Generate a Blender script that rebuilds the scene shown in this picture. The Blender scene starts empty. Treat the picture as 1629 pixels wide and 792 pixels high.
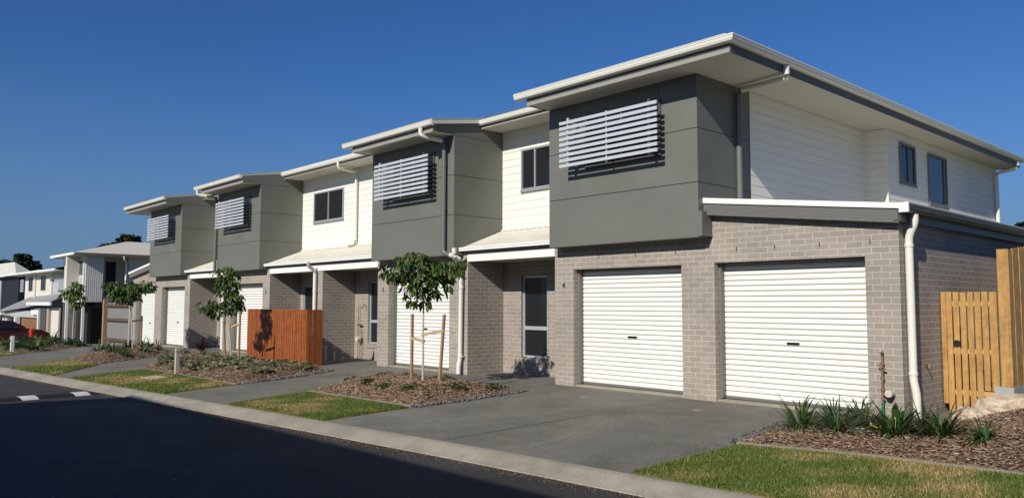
import bpy, bmesh, math, random
import numpy as np
from mathutils import Vector, Matrix
random.seed(7); np.random.seed(7)
S = bpy.context.scene; COL = S.collection
R = math.radians
# ------------------------------------------------------------------ camera, sky, sun, exposure
cam = bpy.data.cameras.new('camera'); co = bpy.data.objects.new('camera', cam); COL.objects.link(co)
yaw, pitch, roll = R(47.53164), R(4.08113), R(0.13832)
fw = Vector((-math.sin(yaw)*math.cos(pitch), math.cos(yaw)*math.cos(pitch), math.sin(pitch)))
rt = Vector((math.cos(yaw), math.sin(yaw), 0)); up = rt.cross(fw)
r2 = math.cos(roll)*rt+math.sin(roll)*up; u2 = -math.sin(roll)*rt+math.cos(roll)*up
M = Matrix((r2, u2, -fw)).transposed().to_4x4(); M.translation = Vector((4.204, -10.866, 1.519))
co.matrix_world = M
cam.sensor_width = 36; cam.lens = 1244.45/1629*36; cam.clip_start = .05; cam.clip_end = 3000
S.camera = co
SUNV = Vector((.25, -1.0, .61)).normalized()
EL = math.asin(SUNV.z); AZ = math.atan2(SUNV.x, SUNV.y)
w = bpy.data.worlds.new("World"); S.world = w; w.use_nodes = True
nt = w.node_tree; nt.nodes.clear()
sky = nt.nodes.new('ShaderNodeTexSky'); sky.sky_type = 'NISHITA'; sky.sun_disc = False
sky.sun_elevation = EL; sky.sun_rotation = AZ; sky.air_density = 1.0; sky.dust_density = .5; sky.ozone_density = 2.2
bg = nt.nodes.new('ShaderNodeBackground'); bg.inputs[1].default_value = .068
wo = nt.nodes.new('ShaderNodeOutputWorld')
hs = nt.nodes.new('ShaderNodeHueSaturation'); hs.inputs['Saturation'].default_value = 1.1
nt.links.new(sky.outputs[0], hs.inputs['Color'])
tw = nt.nodes.new('ShaderNodeVectorMath'); tw.operation = 'MULTIPLY'; tw.inputs[1].default_value = (.43, .76, 1.22)
nt.links.new(hs.outputs[0], tw.inputs[0])
wtc = nt.nodes.new('ShaderNodeTexCoord'); wsp = nt.nodes.new('ShaderNodeSeparateXYZ'); nt.links.new(wtc.outputs['Generated'], wsp.inputs[0])
wmr = nt.nodes.new('ShaderNodeMapRange'); wmr.interpolation_type = 'SMOOTHSTEP'; wmr.inputs[1].default_value = -.05; wmr.inputs[2].default_value = .30; wmr.inputs[3].default_value = .85; wmr.inputs[4].default_value = 0
nt.links.new(wsp.outputs['Z'], wmr.inputs[0])
wmx = nt.nodes.new('ShaderNodeMixRGB'); wmx.inputs[2].default_value = (2.0, 3.15, 5.3, 1)
nt.links.new(wmr.outputs[0], wmx.inputs[0]); nt.links.new(tw.outputs[0], wmx.inputs[1]); nt.links.new(wmx.outputs[0], bg.inputs[0]); nt.links.new(bg.outputs[0], wo.inputs[0])
sl = bpy.data.lights.new('sun', 'SUN'); sl.energy = 4.8; sl.angle = R(.5); sl.color = (1, .945, .855)
so = bpy.data.objects.new('sun', sl); COL.objects.link(so); so.rotation_euler = SUNV.to_track_quat('Z', 'Y').to_euler()
so.location = (0, -20, 30)
S.view_settings.view_transform = 'Standard'; S.view_settings.look = 'None'
S.view_settings.exposure = 0.0; S.view_settings.gamma = 1

# ------------------------------------------------------------------ materials
def mat(name, col, rough=.6, var=0, vscale=8, bump=0, bscale=60, metal=0, col2=None, spec=.5, stretch=None):
    m = bpy.data.materials.new(name); m.use_nodes = True; n = m.node_tree; L = n.links
    b = n.nodes['Principled BSDF']; b.inputs['Roughness'].default_value = rough; b.inputs['Metallic'].default_value = metal
    b.inputs['Specular IOR Level'].default_value = spec
    b.inputs['Base Color'].default_value = (*col, 1)
    tc = n.nodes.new('ShaderNodeTexCoord'); src = tc.outputs['Object']
    if stretch:
        mp = n.nodes.new('ShaderNodeMapping'); mp.inputs['Scale'].default_value = stretch; L.new(src, mp.inputs[0]); src = mp.outputs[0]
    if var or col2:
        nz = n.nodes.new('ShaderNodeTexNoise'); nz.inputs['Scale'].default_value = vscale; nz.inputs['Detail'].default_value = 6
        nz.inputs['Roughness'].default_value = .65
        L.new(src, nz.inputs['Vector'])
        cr = n.nodes.new('ShaderNodeValToRGB'); cr.color_ramp.elements[0].position = .3; cr.color_ramp.elements[1].position = .7
        c2 = col2 if col2 else tuple(min(1, c*(1+var)) for c in col); c1 = col if col2 else tuple(c*(1-var) for c in col)
        cr.color_ramp.elements[0].color = (*c1, 1); cr.color_ramp.elements[1].color = (*c2, 1)
        L.new(nz.outputs['Fac'], cr.inputs[0]); L.new(cr.outputs[0], b.inputs['Base Color'])
    if bump:
        nb = n.nodes.new('ShaderNodeTexNoise'); nb.inputs['Scale'].default_value = bscale; nb.inputs['Detail'].default_value = 4
        L.new(src, nb.inputs['Vector'])
        bp = n.nodes.new('ShaderNodeBump'); bp.inputs['Strength'].default_value = bump; bp.inputs['Distance'].default_value = .01
        L.new(nb.outputs['Fac'], bp.inputs['Height']); L.new(bp.outputs[0], b.inputs['Normal'])
    return m
def brick_mat(name, c1, c2, mort):
    m = bpy.data.materials.new(name); m.use_nodes = True; n = m.node_tree; L = n.links; b = n.nodes['Principled BSDF']
    b.inputs['Roughness'].default_value = .85
    uv = n.nodes.new('ShaderNodeUVMap'); uv.uv_map = 'UVMap'
    br = n.nodes.new('ShaderNodeTexBrick'); br.inputs['Scale'].default_value = 1; br.inputs['Brick Width'].default_value = .24
    br.inputs['Row Height'].default_value = .086; br.inputs['Mortar Size'].default_value = .0055; br.inputs['Mortar Smooth'].default_value = .15
    br.inputs['Color1'].default_value = (*c1, 1); br.inputs['Color2'].default_value = (*c2, 1); br.inputs['Mortar'].default_value = (*mort, 1)
    br.inputs['Bias'].default_value = -.2
    L.new(uv.outputs[0], br.inputs['Vector'])
    nz = n.nodes.new('ShaderNodeTexNoise'); nz.inputs['Scale'].default_value = 35; nz.inputs['Detail'].default_value = 5
    tc = n.nodes.new('ShaderNodeTexCoord'); L.new(tc.outputs['Object'], nz.inputs['Vector'])
    nz2 = n.nodes.new('ShaderNodeTexNoise'); nz2.inputs['Scale'].default_value = 1.3; nz2.inputs['Detail'].default_value = 3
    L.new(tc.outputs['Object'], nz2.inputs['Vector'])
    ad = n.nodes.new('ShaderNodeMath'); ad.operation = 'ADD'; L.new(nz.outputs['Fac'], ad.inputs[0]); L.new(nz2.outputs['Fac'], ad.inputs[1])
    mr = n.nodes.new('ShaderNodeMapRange'); mr.inputs[1].default_value = .6; mr.inputs[2].default_value = 1.4; mr.inputs[3].default_value = .86; mr.inputs[4].default_value = 1.12
    L.new(ad.outputs[0], mr.inputs[0])
    mx = n.nodes.new('ShaderNodeVectorMath'); mx.operation = 'SCALE'; L.new(br.outputs['Color'], mx.inputs[0]); L.new(mr.outputs[0], mx.inputs['Scale'])
    L.new(mx.outputs[0], b.inputs['Base Color'])
    bp = n.nodes.new('ShaderNodeBump'); bp.invert = True; bp.inputs['Strength'].default_value = .7; bp.inputs['Distance'].default_value = .006
    L.new(br.outputs['Fac'], bp.inputs['Height']); L.new(bp.outputs[0], b.inputs['Normal'])
    return m
def attr_mat(name, rough=.8, transl=0, spec=.3, gain=1.0, cvar=0):
    m = bpy.data.materials.new(name); m.use_nodes = True; n = m.node_tree; L = n.links; b = n.nodes['Principled BSDF']
    b.inputs['Roughness'].default_value = rough; b.inputs['Specular IOR Level'].default_value = spec
    a = n.nodes.new('ShaderNodeVertexColor'); a.layer_name = 'Col'
    L.new(a.outputs[0], b.inputs['Base Color'])
    if transl:
        t = n.nodes.new('ShaderNodeBsdfTranslucent'); L.new(a.outputs[0], t.inputs[0])
        mx = n.nodes.new('ShaderNodeMixShader'); mx.inputs[0].default_value = transl
        o = n.nodes['Material Output']; L.new(b.outputs[0], mx.inputs[1]); L.new(t.outputs[0], mx.inputs[2]); L.new(mx.outputs[0], o.inputs[0])
    return m
def wood_mat(name, c1, c2, axis='z', rough=.7, sc=1.0):
    st = {'z': (14*sc, 14*sc, 1.2*sc), 'x': (1.2*sc, 14*sc, 14*sc), 'y': (14*sc, 1.2*sc, 14*sc)}[axis]
    m = mat(name, c1, rough, col2=c2, vscale=1.6, stretch=st, bump=.25, bscale=3)
    return m
Mt = {}
Mt['brick'] = brick_mat('grey_brick', (.315, .272, .228), (.265, .228, .193), (.52, .475, .40))
Mt['darkbrick'] = brick_mat('dark_brick', (.035, .03, .03), (.055, .048, .045), (.26, .25, .24))
Mt['clad'] = mat('grey_cladding', (.140, .143, .120), .55, var=.04, vscale=1.2)
Mt['fascia'] = mat('grey_fascia', (.15, .145, .13), .45)
Mt['dgrey'] = mat('dark_grey_metal', (.085, .085, .08), .45)
Mt['pipegrey'] = mat('grey_pipe', (.13, .135, .125), .4)
Mt['soffit'] = mat('cream_soffit', (.56, .54, .46), .7, var=.02, vscale=2)
Mt['board'] = mat('cream_weatherboard', (.74, .725, .65), .6, var=.015, vscale=3)
Mt['white'] = mat('cream_paint', (.78, .77, .72), .42)
Mt['pipe'] = mat('cream_pipe', (.72, .70, .61), .35, var=.02, vscale=4)
Mt['door'] = mat('cream_roller_door', (.79, .78, .72), .4, var=.015, vscale=2)
Mt['roofw'] = mat('cream_roof_metal', (.66, .63, .53), .45, var=.02, vscale=2)
Mt['roofg'] = mat('grey_roof_metal', (.62, .57, .45), .5)
Mt['roofd'] = mat('slate_roof_metal', (.06, .062, .068), .9, spec=.1)
Mt['alu'] = mat('silver_aluminium', (.50, .52, .54), .35, metal=.35)
Mt['blade'] = mat('silver_blade', (.55, .57, .58), .4, metal=.2)
Mt['frame'] = mat('grey_window_frame', (.36, .37, .38), .4, metal=.3)
Mt['glass'] = mat('dark_glass', (.012, .014, .017), .06, spec=.6)
Mt['glassb'] = mat('reflective_glass', (.02, .028, .045), .04, spec=.8)
Mt['curtain'] = mat('dim_curtain', (.10, .10, .095), .6)
Mt['black'] = mat('black_plastic', (.012, .012, .012), .4)
Mt['rubber'] = mat('rubber', (.010, .010, .010), .8, bump=.3)
Mt['concrete'] = mat('light_concrete', (.50, .46, .38), .85, var=.08, vscale=5, bump=.2, bscale=120)
Mt['plinth'] = mat('grey_concrete_block', (.36, .36, .34), .85, var=.08, vscale=8)
Mt['paintw'] = mat('white_road_paint', (.72, .72, .69), .6, col2=(.55, .54, .50), vscale=9)
Mt['pine'] = wood_mat('treated_pine', (.36, .185, .05), (.54, .315, .10), 'z')
Mt['pinex'] = wood_mat('treated_pine_rail', (.50, .285, .10), (.62, .39, .17), 'x')
Mt['stake'] = wood_mat('hardwood_stake', (.28, .165, .085), (.40, .26, .145), 'z')
Mt['brownrail'] = wood_mat('brown_timber', (.075, .042, .022), (.14, .08, .04), 'x')
Mt['merbau'] = wood_mat('orange_stained_timber', (.24, .062, .014), (.36, .105, .026), 'z', .55)
Mt['tie'] = mat('webbing', (.42, .31, .18), .8)
Mt['copper'] = mat('tarnished_copper', (.14, .085, .055), .55, col2=(.26, .15, .08), vscale=20)
Mt['brass'] = mat('brass', (.42, .29, .12), .35, metal=.8)
Mt['greenp'] = mat('green_pipe', (.02, .14, .09), .5)
Mt['cream2'] = mat('beige_meter', (.52, .49, .40), .5)
Mt['red'] = mat('red_car_paint', (.055, .004, .006), .25, spec=.8)
Mt['redp'] = mat('red_plastic', (.5, .02, .02), .4)
Mt['blue'] = mat('blue_plastic', (.02, .10, .45), .4)
Mt['yellow'] = mat('yellow_plastic', (.75, .55, .04), .4)
Mt['whitep'] = mat('white_plastic', (.78, .78, .76), .4)
Mt['steel'] = mat('bluish_steel_sheet', (.20, .19, .175), .45)
Mt['navy'] = mat('navy_cladding', (.008, .010, .015), .6)
Mt['ltgrey'] = mat('light_grey_cladding', (.42, .43, .43), .6)
Mt['bluegrey'] = mat('pale_cladding', (.60, .57, .50), .6)
Mt['offwhite'] = mat('off_white_render', (.62, .59, .50), .7, var=.03)
Mt['tan'] = mat('tan_render', (.36, .30, .24), .7)
Mt['ochre'] = mat('timber_look_door', (.20, .09, .03), .5, col2=(.27, .13, .05), vscale=3)
Mt['trunk'] = mat('pale_bark', (.36, .32, .25), .85, col2=(.50, .46, .38), vscale=30)
Mt['darktrunk'] = mat('dark_bark', (.10, .07, .05), .9, var=.3, vscale=5)
Mt['leaf'] = attr_mat('leaf', .45, .25, .35)
Mt['chip'] = attr_mat('mulch_chip', .9)
Mt['stone'] = attr_mat('stone', .9)
Mt['lit_fascia'] = mat('sunlit_fascia_grey', (.30, .285, .25), .5)  # fascia grey with sunlight put into the colour
Mt['gutter'] = mat('cream_gutter_metal', (.74, .72, .63), .4)
Mt['capm'] = mat('faded_cap', (.215, .205, .175), .9)
Mt['batten'] = mat('white_battens', (.78, .75, .68), .6)
Mt['lowroof'] = mat('weathered_grey_roof', (.26, .26, .26), .6)
Mt['paletimber'] = mat('weathered_grey_timber', (.36, .32, .25), .8, col2=(.46, .42, .34), vscale=12)
Mt['digit'] = mat('bronze_digit', (.10, .085, .07), .4, metal=.4)

def sandstone():
    m = bpy.data.materials.new('sandstone'); m.use_nodes = True; n = m.node_tree; L = n.links; b = n.nodes['Principled BSDF']
    b.inputs['Roughness'].default_value = .9
    tc = n.nodes.new('ShaderNodeTexCoord'); mp = n.nodes.new('ShaderNodeMapping'); mp.inputs['Scale'].default_value = (1.2, 1.2, 3.2); mp.inputs['Rotation'].default_value = (.4, .5, 0)
    L.new(tc.outputs['Object'], mp.inputs[0])
    nz = n.nodes.new('ShaderNodeTexNoise'); nz.inputs['Scale'].default_value = 3.2; nz.inputs['Detail'].default_value = 8; nz.inputs['Distortion'].default_value = 1.2
    L.new(mp.outputs[0], nz.inputs['Vector'])
    cr = n.nodes.new('ShaderNodeValToRGB'); e = cr.color_ramp.elements
    e[0].position = .33; e[0].color = (.30, .20, .11, 1); e[1].position = .75; e[1].color = (.62, .52, .38, 1)
    x = e.new(.44); x.color = (.55, .43, .31, 1); x = e.new(.58); x.color = (.60, .50, .37, 1); x = e.new(.65); x.color = (.52, .33, .14, 1)
    L.new(nz.outputs['Fac'], cr.inputs[0]); L.new(cr.outputs[0], b.inputs['Base Color'])
    bp = n.nodes.new('ShaderNodeBump'); bp.inputs['Strength'].default_value = .8; bp.inputs['Distance'].default_value = .03
    L.new(nz.outputs['Fac'], bp.inputs['Height']); L.new(bp.outputs[0], b.inputs['Normal'])
    return m
Mt['sandstone'] = sandstone()

def ground_mat(name, c1, c2, fine1, fine2, bump=.5, rough=.9, big=.5, fs=90):
    m = bpy.data.materials.new(name); m.use_nodes = True; n = m.node_tree; L = n.links; b = n.nodes['Principled BSDF']
    b.inputs['Roughness'].default_value = rough; b.inputs['Specular IOR Level'].default_value = .3
    tc = n.nodes.new('ShaderNodeTexCoord')
    a = n.nodes.new('ShaderNodeTexNoise'); a.inputs['Scale'].default_value = big; a.inputs['Detail'].default_value = 5; a.inputs['Roughness'].default_value = .6
    f = n.nodes.new('ShaderNodeTexNoise'); f.inputs['Scale'].default_value = fs; f.inputs['Detail'].default_value = 3
    L.new(tc.outputs['Object'], a.inputs['Vector']); L.new(tc.outputs['Object'], f.inputs['Vector'])
    cr = n.nodes.new('ShaderNodeValToRGB'); cr.color_ramp.elements[0].position = .35; cr.color_ramp.elements[1].position = .65
    cr.color_ramp.elements[0].color = (*c1, 1); cr.color_ramp.elements[1].color = (*c2, 1); L.new(a.outputs['Fac'], cr.inputs[0])
    mr = n.nodes.new('ShaderNodeMapRange'); mr.inputs[1].default_value = .3; mr.inputs[2].default_value = .7; mr.inputs[3].default_value = fine1; mr.inputs[4].default_value = fine2
    L.new(f.outputs['Fac'], mr.inputs[0])
    mx = n.nodes.new('ShaderNodeVectorMath'); mx.operation = 'SCALE'; L.new(cr.outputs[0], mx.inputs[0]); L.new(mr.outputs[0], mx.inputs['Scale'])
    L.new(mx.outputs[0], b.inputs['Base Color'])
    bp = n.nodes.new('ShaderNodeBump'); bp.inputs['Strength'].default_value = bump; bp.inputs['Distance'].default_value = .01
    L.new(f.outputs['Fac'], bp.inputs['Height']); L.new(bp.outputs[0], b.inputs['Normal'])
    return m
Mt['drive'] = ground_mat('exposed_aggregate', (.140, .136, .113), (.185, .172, .138), .6, 1.4, .6, fs=55, big=.9)
Mt['asphalt'] = ground_mat('asphalt', (.031, .031, .031), (.046, .045, .043), .6, 1.4, .5, rough=.85, fs=70)
Mt['soil'] = ground_mat('soil', (.10, .065, .045), (.14, .095, .065), .6, 1.4, .8, fs=30)
Mt['kerb'] = ground_mat('kerb_concrete', (.29, .265, .205), (.345, .31, .24), .85, 1.15, .2, fs=60, big=2.2)
Mt['field'] = ground_mat('dry_ground', (.12, .13, .06), (.2, .17, .09), .7, 1.3, .5, fs=10)
def turf():
    m = ground_mat('turf', (.045, .085, .012), (.20, .15, .055), .6, 1.3, .8, fs=60, big=1.6); return m
Mt['turf'] = turf()
def stains(m, lo, hi, sc):
    n = m.node_tree; L = n.links; b = n.nodes['Principled BSDF']; src = b.inputs['Base Color'].links[0].from_socket
    tc = n.nodes.new('ShaderNodeTexCoord'); z = n.nodes.new('ShaderNodeTexNoise'); z.inputs['Scale'].default_value = sc; z.inputs['Detail'].default_value = 8; z.inputs['Roughness'].default_value = .7; z.inputs['Distortion'].default_value = .6
    L.new(tc.outputs['Object'], z.inputs['Vector']); mr = n.nodes.new('ShaderNodeMapRange'); mr.inputs[1].default_value = .35; mr.inputs[2].default_value = .65; mr.inputs[3].default_value = lo; mr.inputs[4].default_value = hi
    L.new(z.outputs['Fac'], mr.inputs[0]); mx = n.nodes.new('ShaderNodeVectorMath'); mx.operation = 'SCALE'; L.new(src, mx.inputs[0]); L.new(mr.outputs[0], mx.inputs['Scale']); L.new(mx.outputs[0], b.inputs['Base Color'])
stains(Mt['drive'], .80, 1.16, .55); stains(Mt['drive'], .93, 1.08, 2.6); stains(Mt['asphalt'], .75, 1.3, .8); stains(Mt['kerb'], .82, 1.12, 1.7); stains(Mt['clad'], .95, 1.04, 1.2); stains(Mt['brick'], .9, 1.08, .8)
stains(Mt['pine'], .72, 1.12, 7); stains(Mt['merbau'], .75, 1.15, 5); stains(Mt['roofw'], .93, 1.04, 1.5)

# ------------------------------------------------------------------ mesh helpers
class MB:
    def __init__(s): s.v = []; s.f = []; s.c = []; s.smooth = False
    def quad(s, *p):
        i = len(s.v); s.v += [tuple(q) for q in p]; s.f.append(tuple(range(i, i+len(p)))); return s
    def box(s, x0, x1, y0, y1, z0, z1):
        x0, x1 = min(x0, x1), max(x0, x1); y0, y1 = min(y0, y1), max(y0, y1); z0, z1 = min(z0, z1), max(z0, z1)
        i = len(s.v)
        s.v += [(x0,y0,z0),(x1,y0,z0),(x1,y1,z0),(x0,y1,z0),(x0,y0,z1),(x1,y0,z1),(x1,y1,z1),(x0,y1,z1)]
        s.f += [(i,i+3,i+2,i+1),(i+4,i+5,i+6,i+7),(i,i+1,i+5,i+4),(i+1,i+2,i+6,i+5),(i+2,i+3,i+7,i+6),(i+3,i,i+4,i+7)]
        return s
    def prism(s, poly, d):               # planar polygon (3d points) extruded by vector d
        i = len(s.v); n = len(poly); d = Vector(d)
        s.v += [tuple(p) for p in poly]+[tuple(Vector(p)+d) for p in poly]
        s.f.append(tuple(range(i+n-1, i-1, -1))); s.f.append(tuple(range(i+n, i+2*n)))
        for k in range(n): s.f.append((i+k, i+(k+1)%n, i+n+(k+1)%n, i+n+k))
        return s
    def sweep(s, prof, a, b, closed=False, caps=True):  # prof: list of 3D offsets, a,b endpoints
        i = len(s.v); n = len(prof); a = Vector(a); b = Vector(b)
        s.v += [tuple(a+Vector(p)) for p in prof]+[tuple(b+Vector(p)) for p in prof]
        for k in range(n if closed else n-1): s.f.append((i+k, i+(k+1)%n, i+n+(k+1)%n, i+n+k))
        if closed and caps: s.f.append(tuple(range(i+n-1, i-1, -1))); s.f.append(tuple(range(i+n, i+2*n)))
        return s
    def tube(s, pts, r, seg=10, r_end=None, cap=True):
        pts = [Vector(p) for p in pts]; n = len(pts); rings = []
        for k, p in enumerate(pts):
            d = (pts[min(k+1, n-1)]-pts[max(k-1, 0)]).normalized()
            a = Vector((0,0,1)) if abs(d.z) < .9 else Vector((1,0,0))
            x = d.cross(a).normalized(); y = d.cross(x)
            rr = r if r_end is None else r+(r_end-r)*k/max(1, n-1)
            if isinstance(r, (list, tuple)): rr = r[k]
            i = len(s.v); rings.append(i)
            for j in range(seg):
                t = 2*math.pi*j/seg; s.v.append(tuple(p+(x*math.cos(t)+y*math.sin(t))*rr))
        for k in range(n-1):
            a, b = rings[k], rings[k+1]
            for j in range(seg): s.f.append((a+j, a+(j+1)%seg, b+(j+1)%seg, b+j))
        if cap: s.f.append(tuple(rings[0]+j for j in range(seg-1, -1, -1))); s.f.append(tuple(rings[-1]+j for j in range(seg)))
        return s
    def build(s, name, m, parent=None, loc=None, smooth=False, bevel=0, cols=None):
        me = bpy.data.meshes.new(name)
        o = bpy.data.objects.new(name, me); COL.objects.link(o)
        org = Vector((0,0,0))
        if parent is not None:
            o.parent = parent; p = parent
            while p is not None: org += p.location; p = p.parent
        elif loc is not None: org = Vector(loc); o.location = org
        V = np.array(s.v, dtype=float)
        me.from_pydata((V-np.array(org)).tolist(), [], s.f); 
        me.materials.append(Mt[m] if isinstance(m, str) else m)
        me.update()
        # box-projected uvs in metres
        uvl = me.uv_layers.new(name='UVMap'); nl = len(me.loops)
        if nl < 60000:
            for p in me.polygons:
                n = p.normal; ax = max(range(3), key=lambda k: abs(n[k]))
                for li in p.loop_indices:
                    q = s.v[me.loops[li].vertex_index]
                    uvl.data[li].uv = (q[1]+.12, q[2]) if ax == 0 else ((q[0], q[2]) if ax == 1 else (q[0], q[1]))
        if cols is not None:
            ca = me.color_attributes.new('Col', 'FLOAT_COLOR', 'POINT'); ca.data.foreach_set('color', np.asarray(cols, dtype=np.float32).ravel())
        if smooth:
            for p in me.polygons: p.use_smooth = True
            try: me.set_sharp_from_angle(angle=R(40))
            except Exception: pass
        if bevel:
            bm_ = o.modifiers.new('bevel', 'BEVEL'); bm_.width = bevel; bm_.segments = 2; bm_.limit_method = 'ANGLE'
        return o
def fix_normals(o):
    bm = bmesh.new(); bm.from_mesh(o.data); bmesh.ops.recalc_face_normals(bm, faces=bm.faces); bm.to_mesh(o.data); bm.free(); return o
def thing(name, label, cat, loc, group=None):
    o = bpy.data.objects.new(name, None); COL.objects.link(o); o.location = loc; o.empty_display_size = .2
    o['label'] = label; o['category'] = cat
    if group: o['group'] = group
    return o
def tag(o, label, cat, group=None, kind=None):
    o['label'] = label; o['category'] = cat
    if group: o['group'] = group
    if kind: o['kind'] = kind
    return o
def struct(o): o['kind'] = 'structure'; return o

# ------------------------------------------------------------------ terrain
def base(X):
    if X > -12: return 0.
    if X > -26: return -.1*(-12-X)/14
    return max(-.1-.032*(-26-X), -1.5)
def kY(X): return -4.67+.084*X
def kz(X): return min(-.11+.0065*X, base(X)-.13)
def gz(X, Y):
    if Y >= 0: return base(X)
    t = min(1, Y/kY(X)); return base(X)+(kz(X)-base(X))*t
KW = .40
def gridsheet(name, m, xs, yfun, zfun):
    mb = MB(); n = len(xs); rows = [yfun(x) for x in xs]; k = len(rows[0])
    for x, ys in zip(xs, rows):
        for y in ys: mb.v.append((x, y, zfun(x, y)))
    for i in range(n-1):
        for j in range(k-1):
            a = i*k+j; mb.f.append((a, a+k, a+k+1, a+1))
    o = mb.build(name, m, smooth=True); return o
xs = [-600, -300, -150, -100, -80, -70]+list(np.arange(-68, 20, 1.0))+[25, 40, 80, 200, 500]
def gy(x):
    k = kY(x); return [k*(1-t) for t in np.linspace(0, 1, 7)]+[5, 15, 40, 100, 300, 900]
struct(gridsheet('ground', 'field', xs, lambda x: [-900, -300, -60, -16], lambda x, y: kz(x)-.03))
struct(gridsheet('yard_ground', 'field', xs, lambda x: [4, 15, 40, 100, 300, 900], lambda x, y: base(x)-.01 if y < 30 else base(x)-.01+min(0, -(y-30)*.01)))
struct(gridsheet('driveway', 'drive', xs, lambda x: [kY(x)*(1-t) for t in np.linspace(0, 1, 7)]+[1, 2.5, 4], gz))
struct(gridsheet('road', 'asphalt', xs, lambda x: list(np.linspace(kY(x)-KW, kY(x)-7.4, 6)), lambda x, y: kz(x)-.085+.04*math.sin(max(0, min(1, (kY(x)-KW-y)/7))*math.pi)))
# kerb on both sides: layback profile
def kerb(sign):
    mb = MB(); 
    off = [(0, .0), (-.07, .004), (-.16, -.012), (-.32, -.062), (-KW, -.075), (-KW-.005, -.12)]
    if sign < 0: off = [(-7.4-.4-o[0], o[1]) for o in off]
    kx = [x for x in xs if -300 < x < 100]
    for x in kx:
        for dy, dz in off: mb.v.append((x, kY(x)+dy, kz(x)+dz+.002))
    k = len(off)
    for i in range(len(kx)-1):
        for j in range(k-1):
            a = i*k+j
            mb.f.append((a, a+1, a+k+1, a+k) if sign > 0 else (a, a+k, a+k+1, a+1))
    return mb
struct(kerb(1).build('kerb', 'kerb', smooth=True)); struct(kerb(-1).build('kerb', 'kerb', smooth=True))
# construction joints in the kerb and driveway
jb = MB()
for x in np.arange(-22, 3, 2.4):
    y = kY(x); jb.quad((x, y-.32, kz(x)-.057), (x+.008, y-.32, kz(x)-.057), (x+.008, y, kz(x)+.007), (x, y, kz(x)+.007))
struct(jb.build('kerb_joints', 'dgrey'))
jb = MB()
for (xa, ya, xb, yb) in [(-3.4, -.05, -3.52, -4.9), (-9.1, 0, -9.1, -.6), (-6.43, 0, -6.43, -1.6), (-12.9, 0, -12.9, -1), (-19.0, -.02, -19.0, -1.1), (-3.4, -.35, -6.4, -.35)]:
    for k in range(12):
        a = k/12; b = (k+1)/12; x1 = xa+(xb-xa)*a; x2 = xa+(xb-xa)*b; y1 = ya+(yb-ya)*a; y2 = ya+(yb-ya)*b
        dx, dy = (.006, 0) if abs(xb-xa) < abs(yb-ya) else (0, .006)
        if abs(xa-xb)>2: continue
        jb.quad((x1-dx, y1-dy, gz(x1, y1)+.004), (x1+dx, y1+dy, gz(x1, y1)+.004), (x2+dx, y2+dy, gz(x2, y2)+.004), (x2-dx, y2-dy, gz(x2, y2)+.004))
struct(jb.build('driveway_joints', 'black'))

def inside(poly, X, Y):
    c = np.zeros(X.shape, bool); n = len(poly)
    for i in range(n):
        x1, y1 = poly[i]; x2, y2 = poly[(i+1)%n]
        cond = ((y1 > Y) != (y2 > Y))
        with np.errstate(divide='ignore', invalid='ignore'):
            c ^= cond & (X < (x2-x1)*(Y-y1)/(y2-y1)+x1)
    return c
def edgedist(poly, X, Y):
    d = np.full(X.shape, 1e9); n = len(poly)
    for i in range(n):
        x1, y1 = poly[i]; x2, y2 = poly[(i+1)%n]; dx, dy = x2-x1, y2-y1
        t = np.clip(((X-x1)*dx+(Y-y1)*dy)/(dx*dx+dy*dy), 0, 1)
        d = np.minimum(d, np.hypot(X-x1-t*dx, Y-y1-t*dy))
    return d
vgz = np.vectorize(gz)
def sheet(name, m, poly, step, hfun, skirt=.03):
    bm = bmesh.new(); vs = [bm.verts.new((x, y, 0)) for x, y in poly]; bm.faces.new(vs)
    x0, x1 = min(p[0] for p in poly), max(p[0] for p in poly); y0, y1 = min(p[1] for p in poly), max(p[1] for p in poly)
    for x in np.arange(x0+step, x1, step):
        bmesh.ops.bisect_plane(bm, geom=bm.verts[:]+bm.edges[:]+bm.faces[:], plane_co=(x, 0, 0), plane_no=(1, 0, 0))
    for y in np.arange(y0+step, y1, step):
        bmesh.ops.bisect_plane(bm, geom=bm.verts[:]+bm.edges[:]+bm.faces[:], plane_co=(0, y, 0), plane_no=(0, 1, 0))
    for v in bm.verts:
        X = np.array([v.co.x]); Y = np.array([v.co.y]); v.co.z = gz(v.co.x, v.co.y)+hfun(v.co.x, v.co.y, edgedist(poly, X, Y)[0])
    be = [e for e in bm.edges if e.is_boundary]
    r = bmesh.ops.extrude_edge_only(bm, edges=be)
    for v in r['geom']:
        if isinstance(v, bmesh.types.BMVert): v.co.z -= skirt+.02
    bmesh.ops.recalc_face_normals(bm, faces=bm.faces)
    me = bpy.data.meshes.new(name); bm.to_mesh(me); bm.free(); me.materials.append(Mt[m])
    up_ = sum(p.normal.z*p.area for p in me.polygons)
    if up_ < 0: me.flip_normals()
    o = bpy.data.objects.new(name, me); COL.objects.link(o); 
    for p in me.polygons: p.use_smooth = p.normal.z > .6
    return o
def ssm(a, b, x): t = max(0, min(1, (x-a)/(b-a))); return t*t*(3-2*t)
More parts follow.
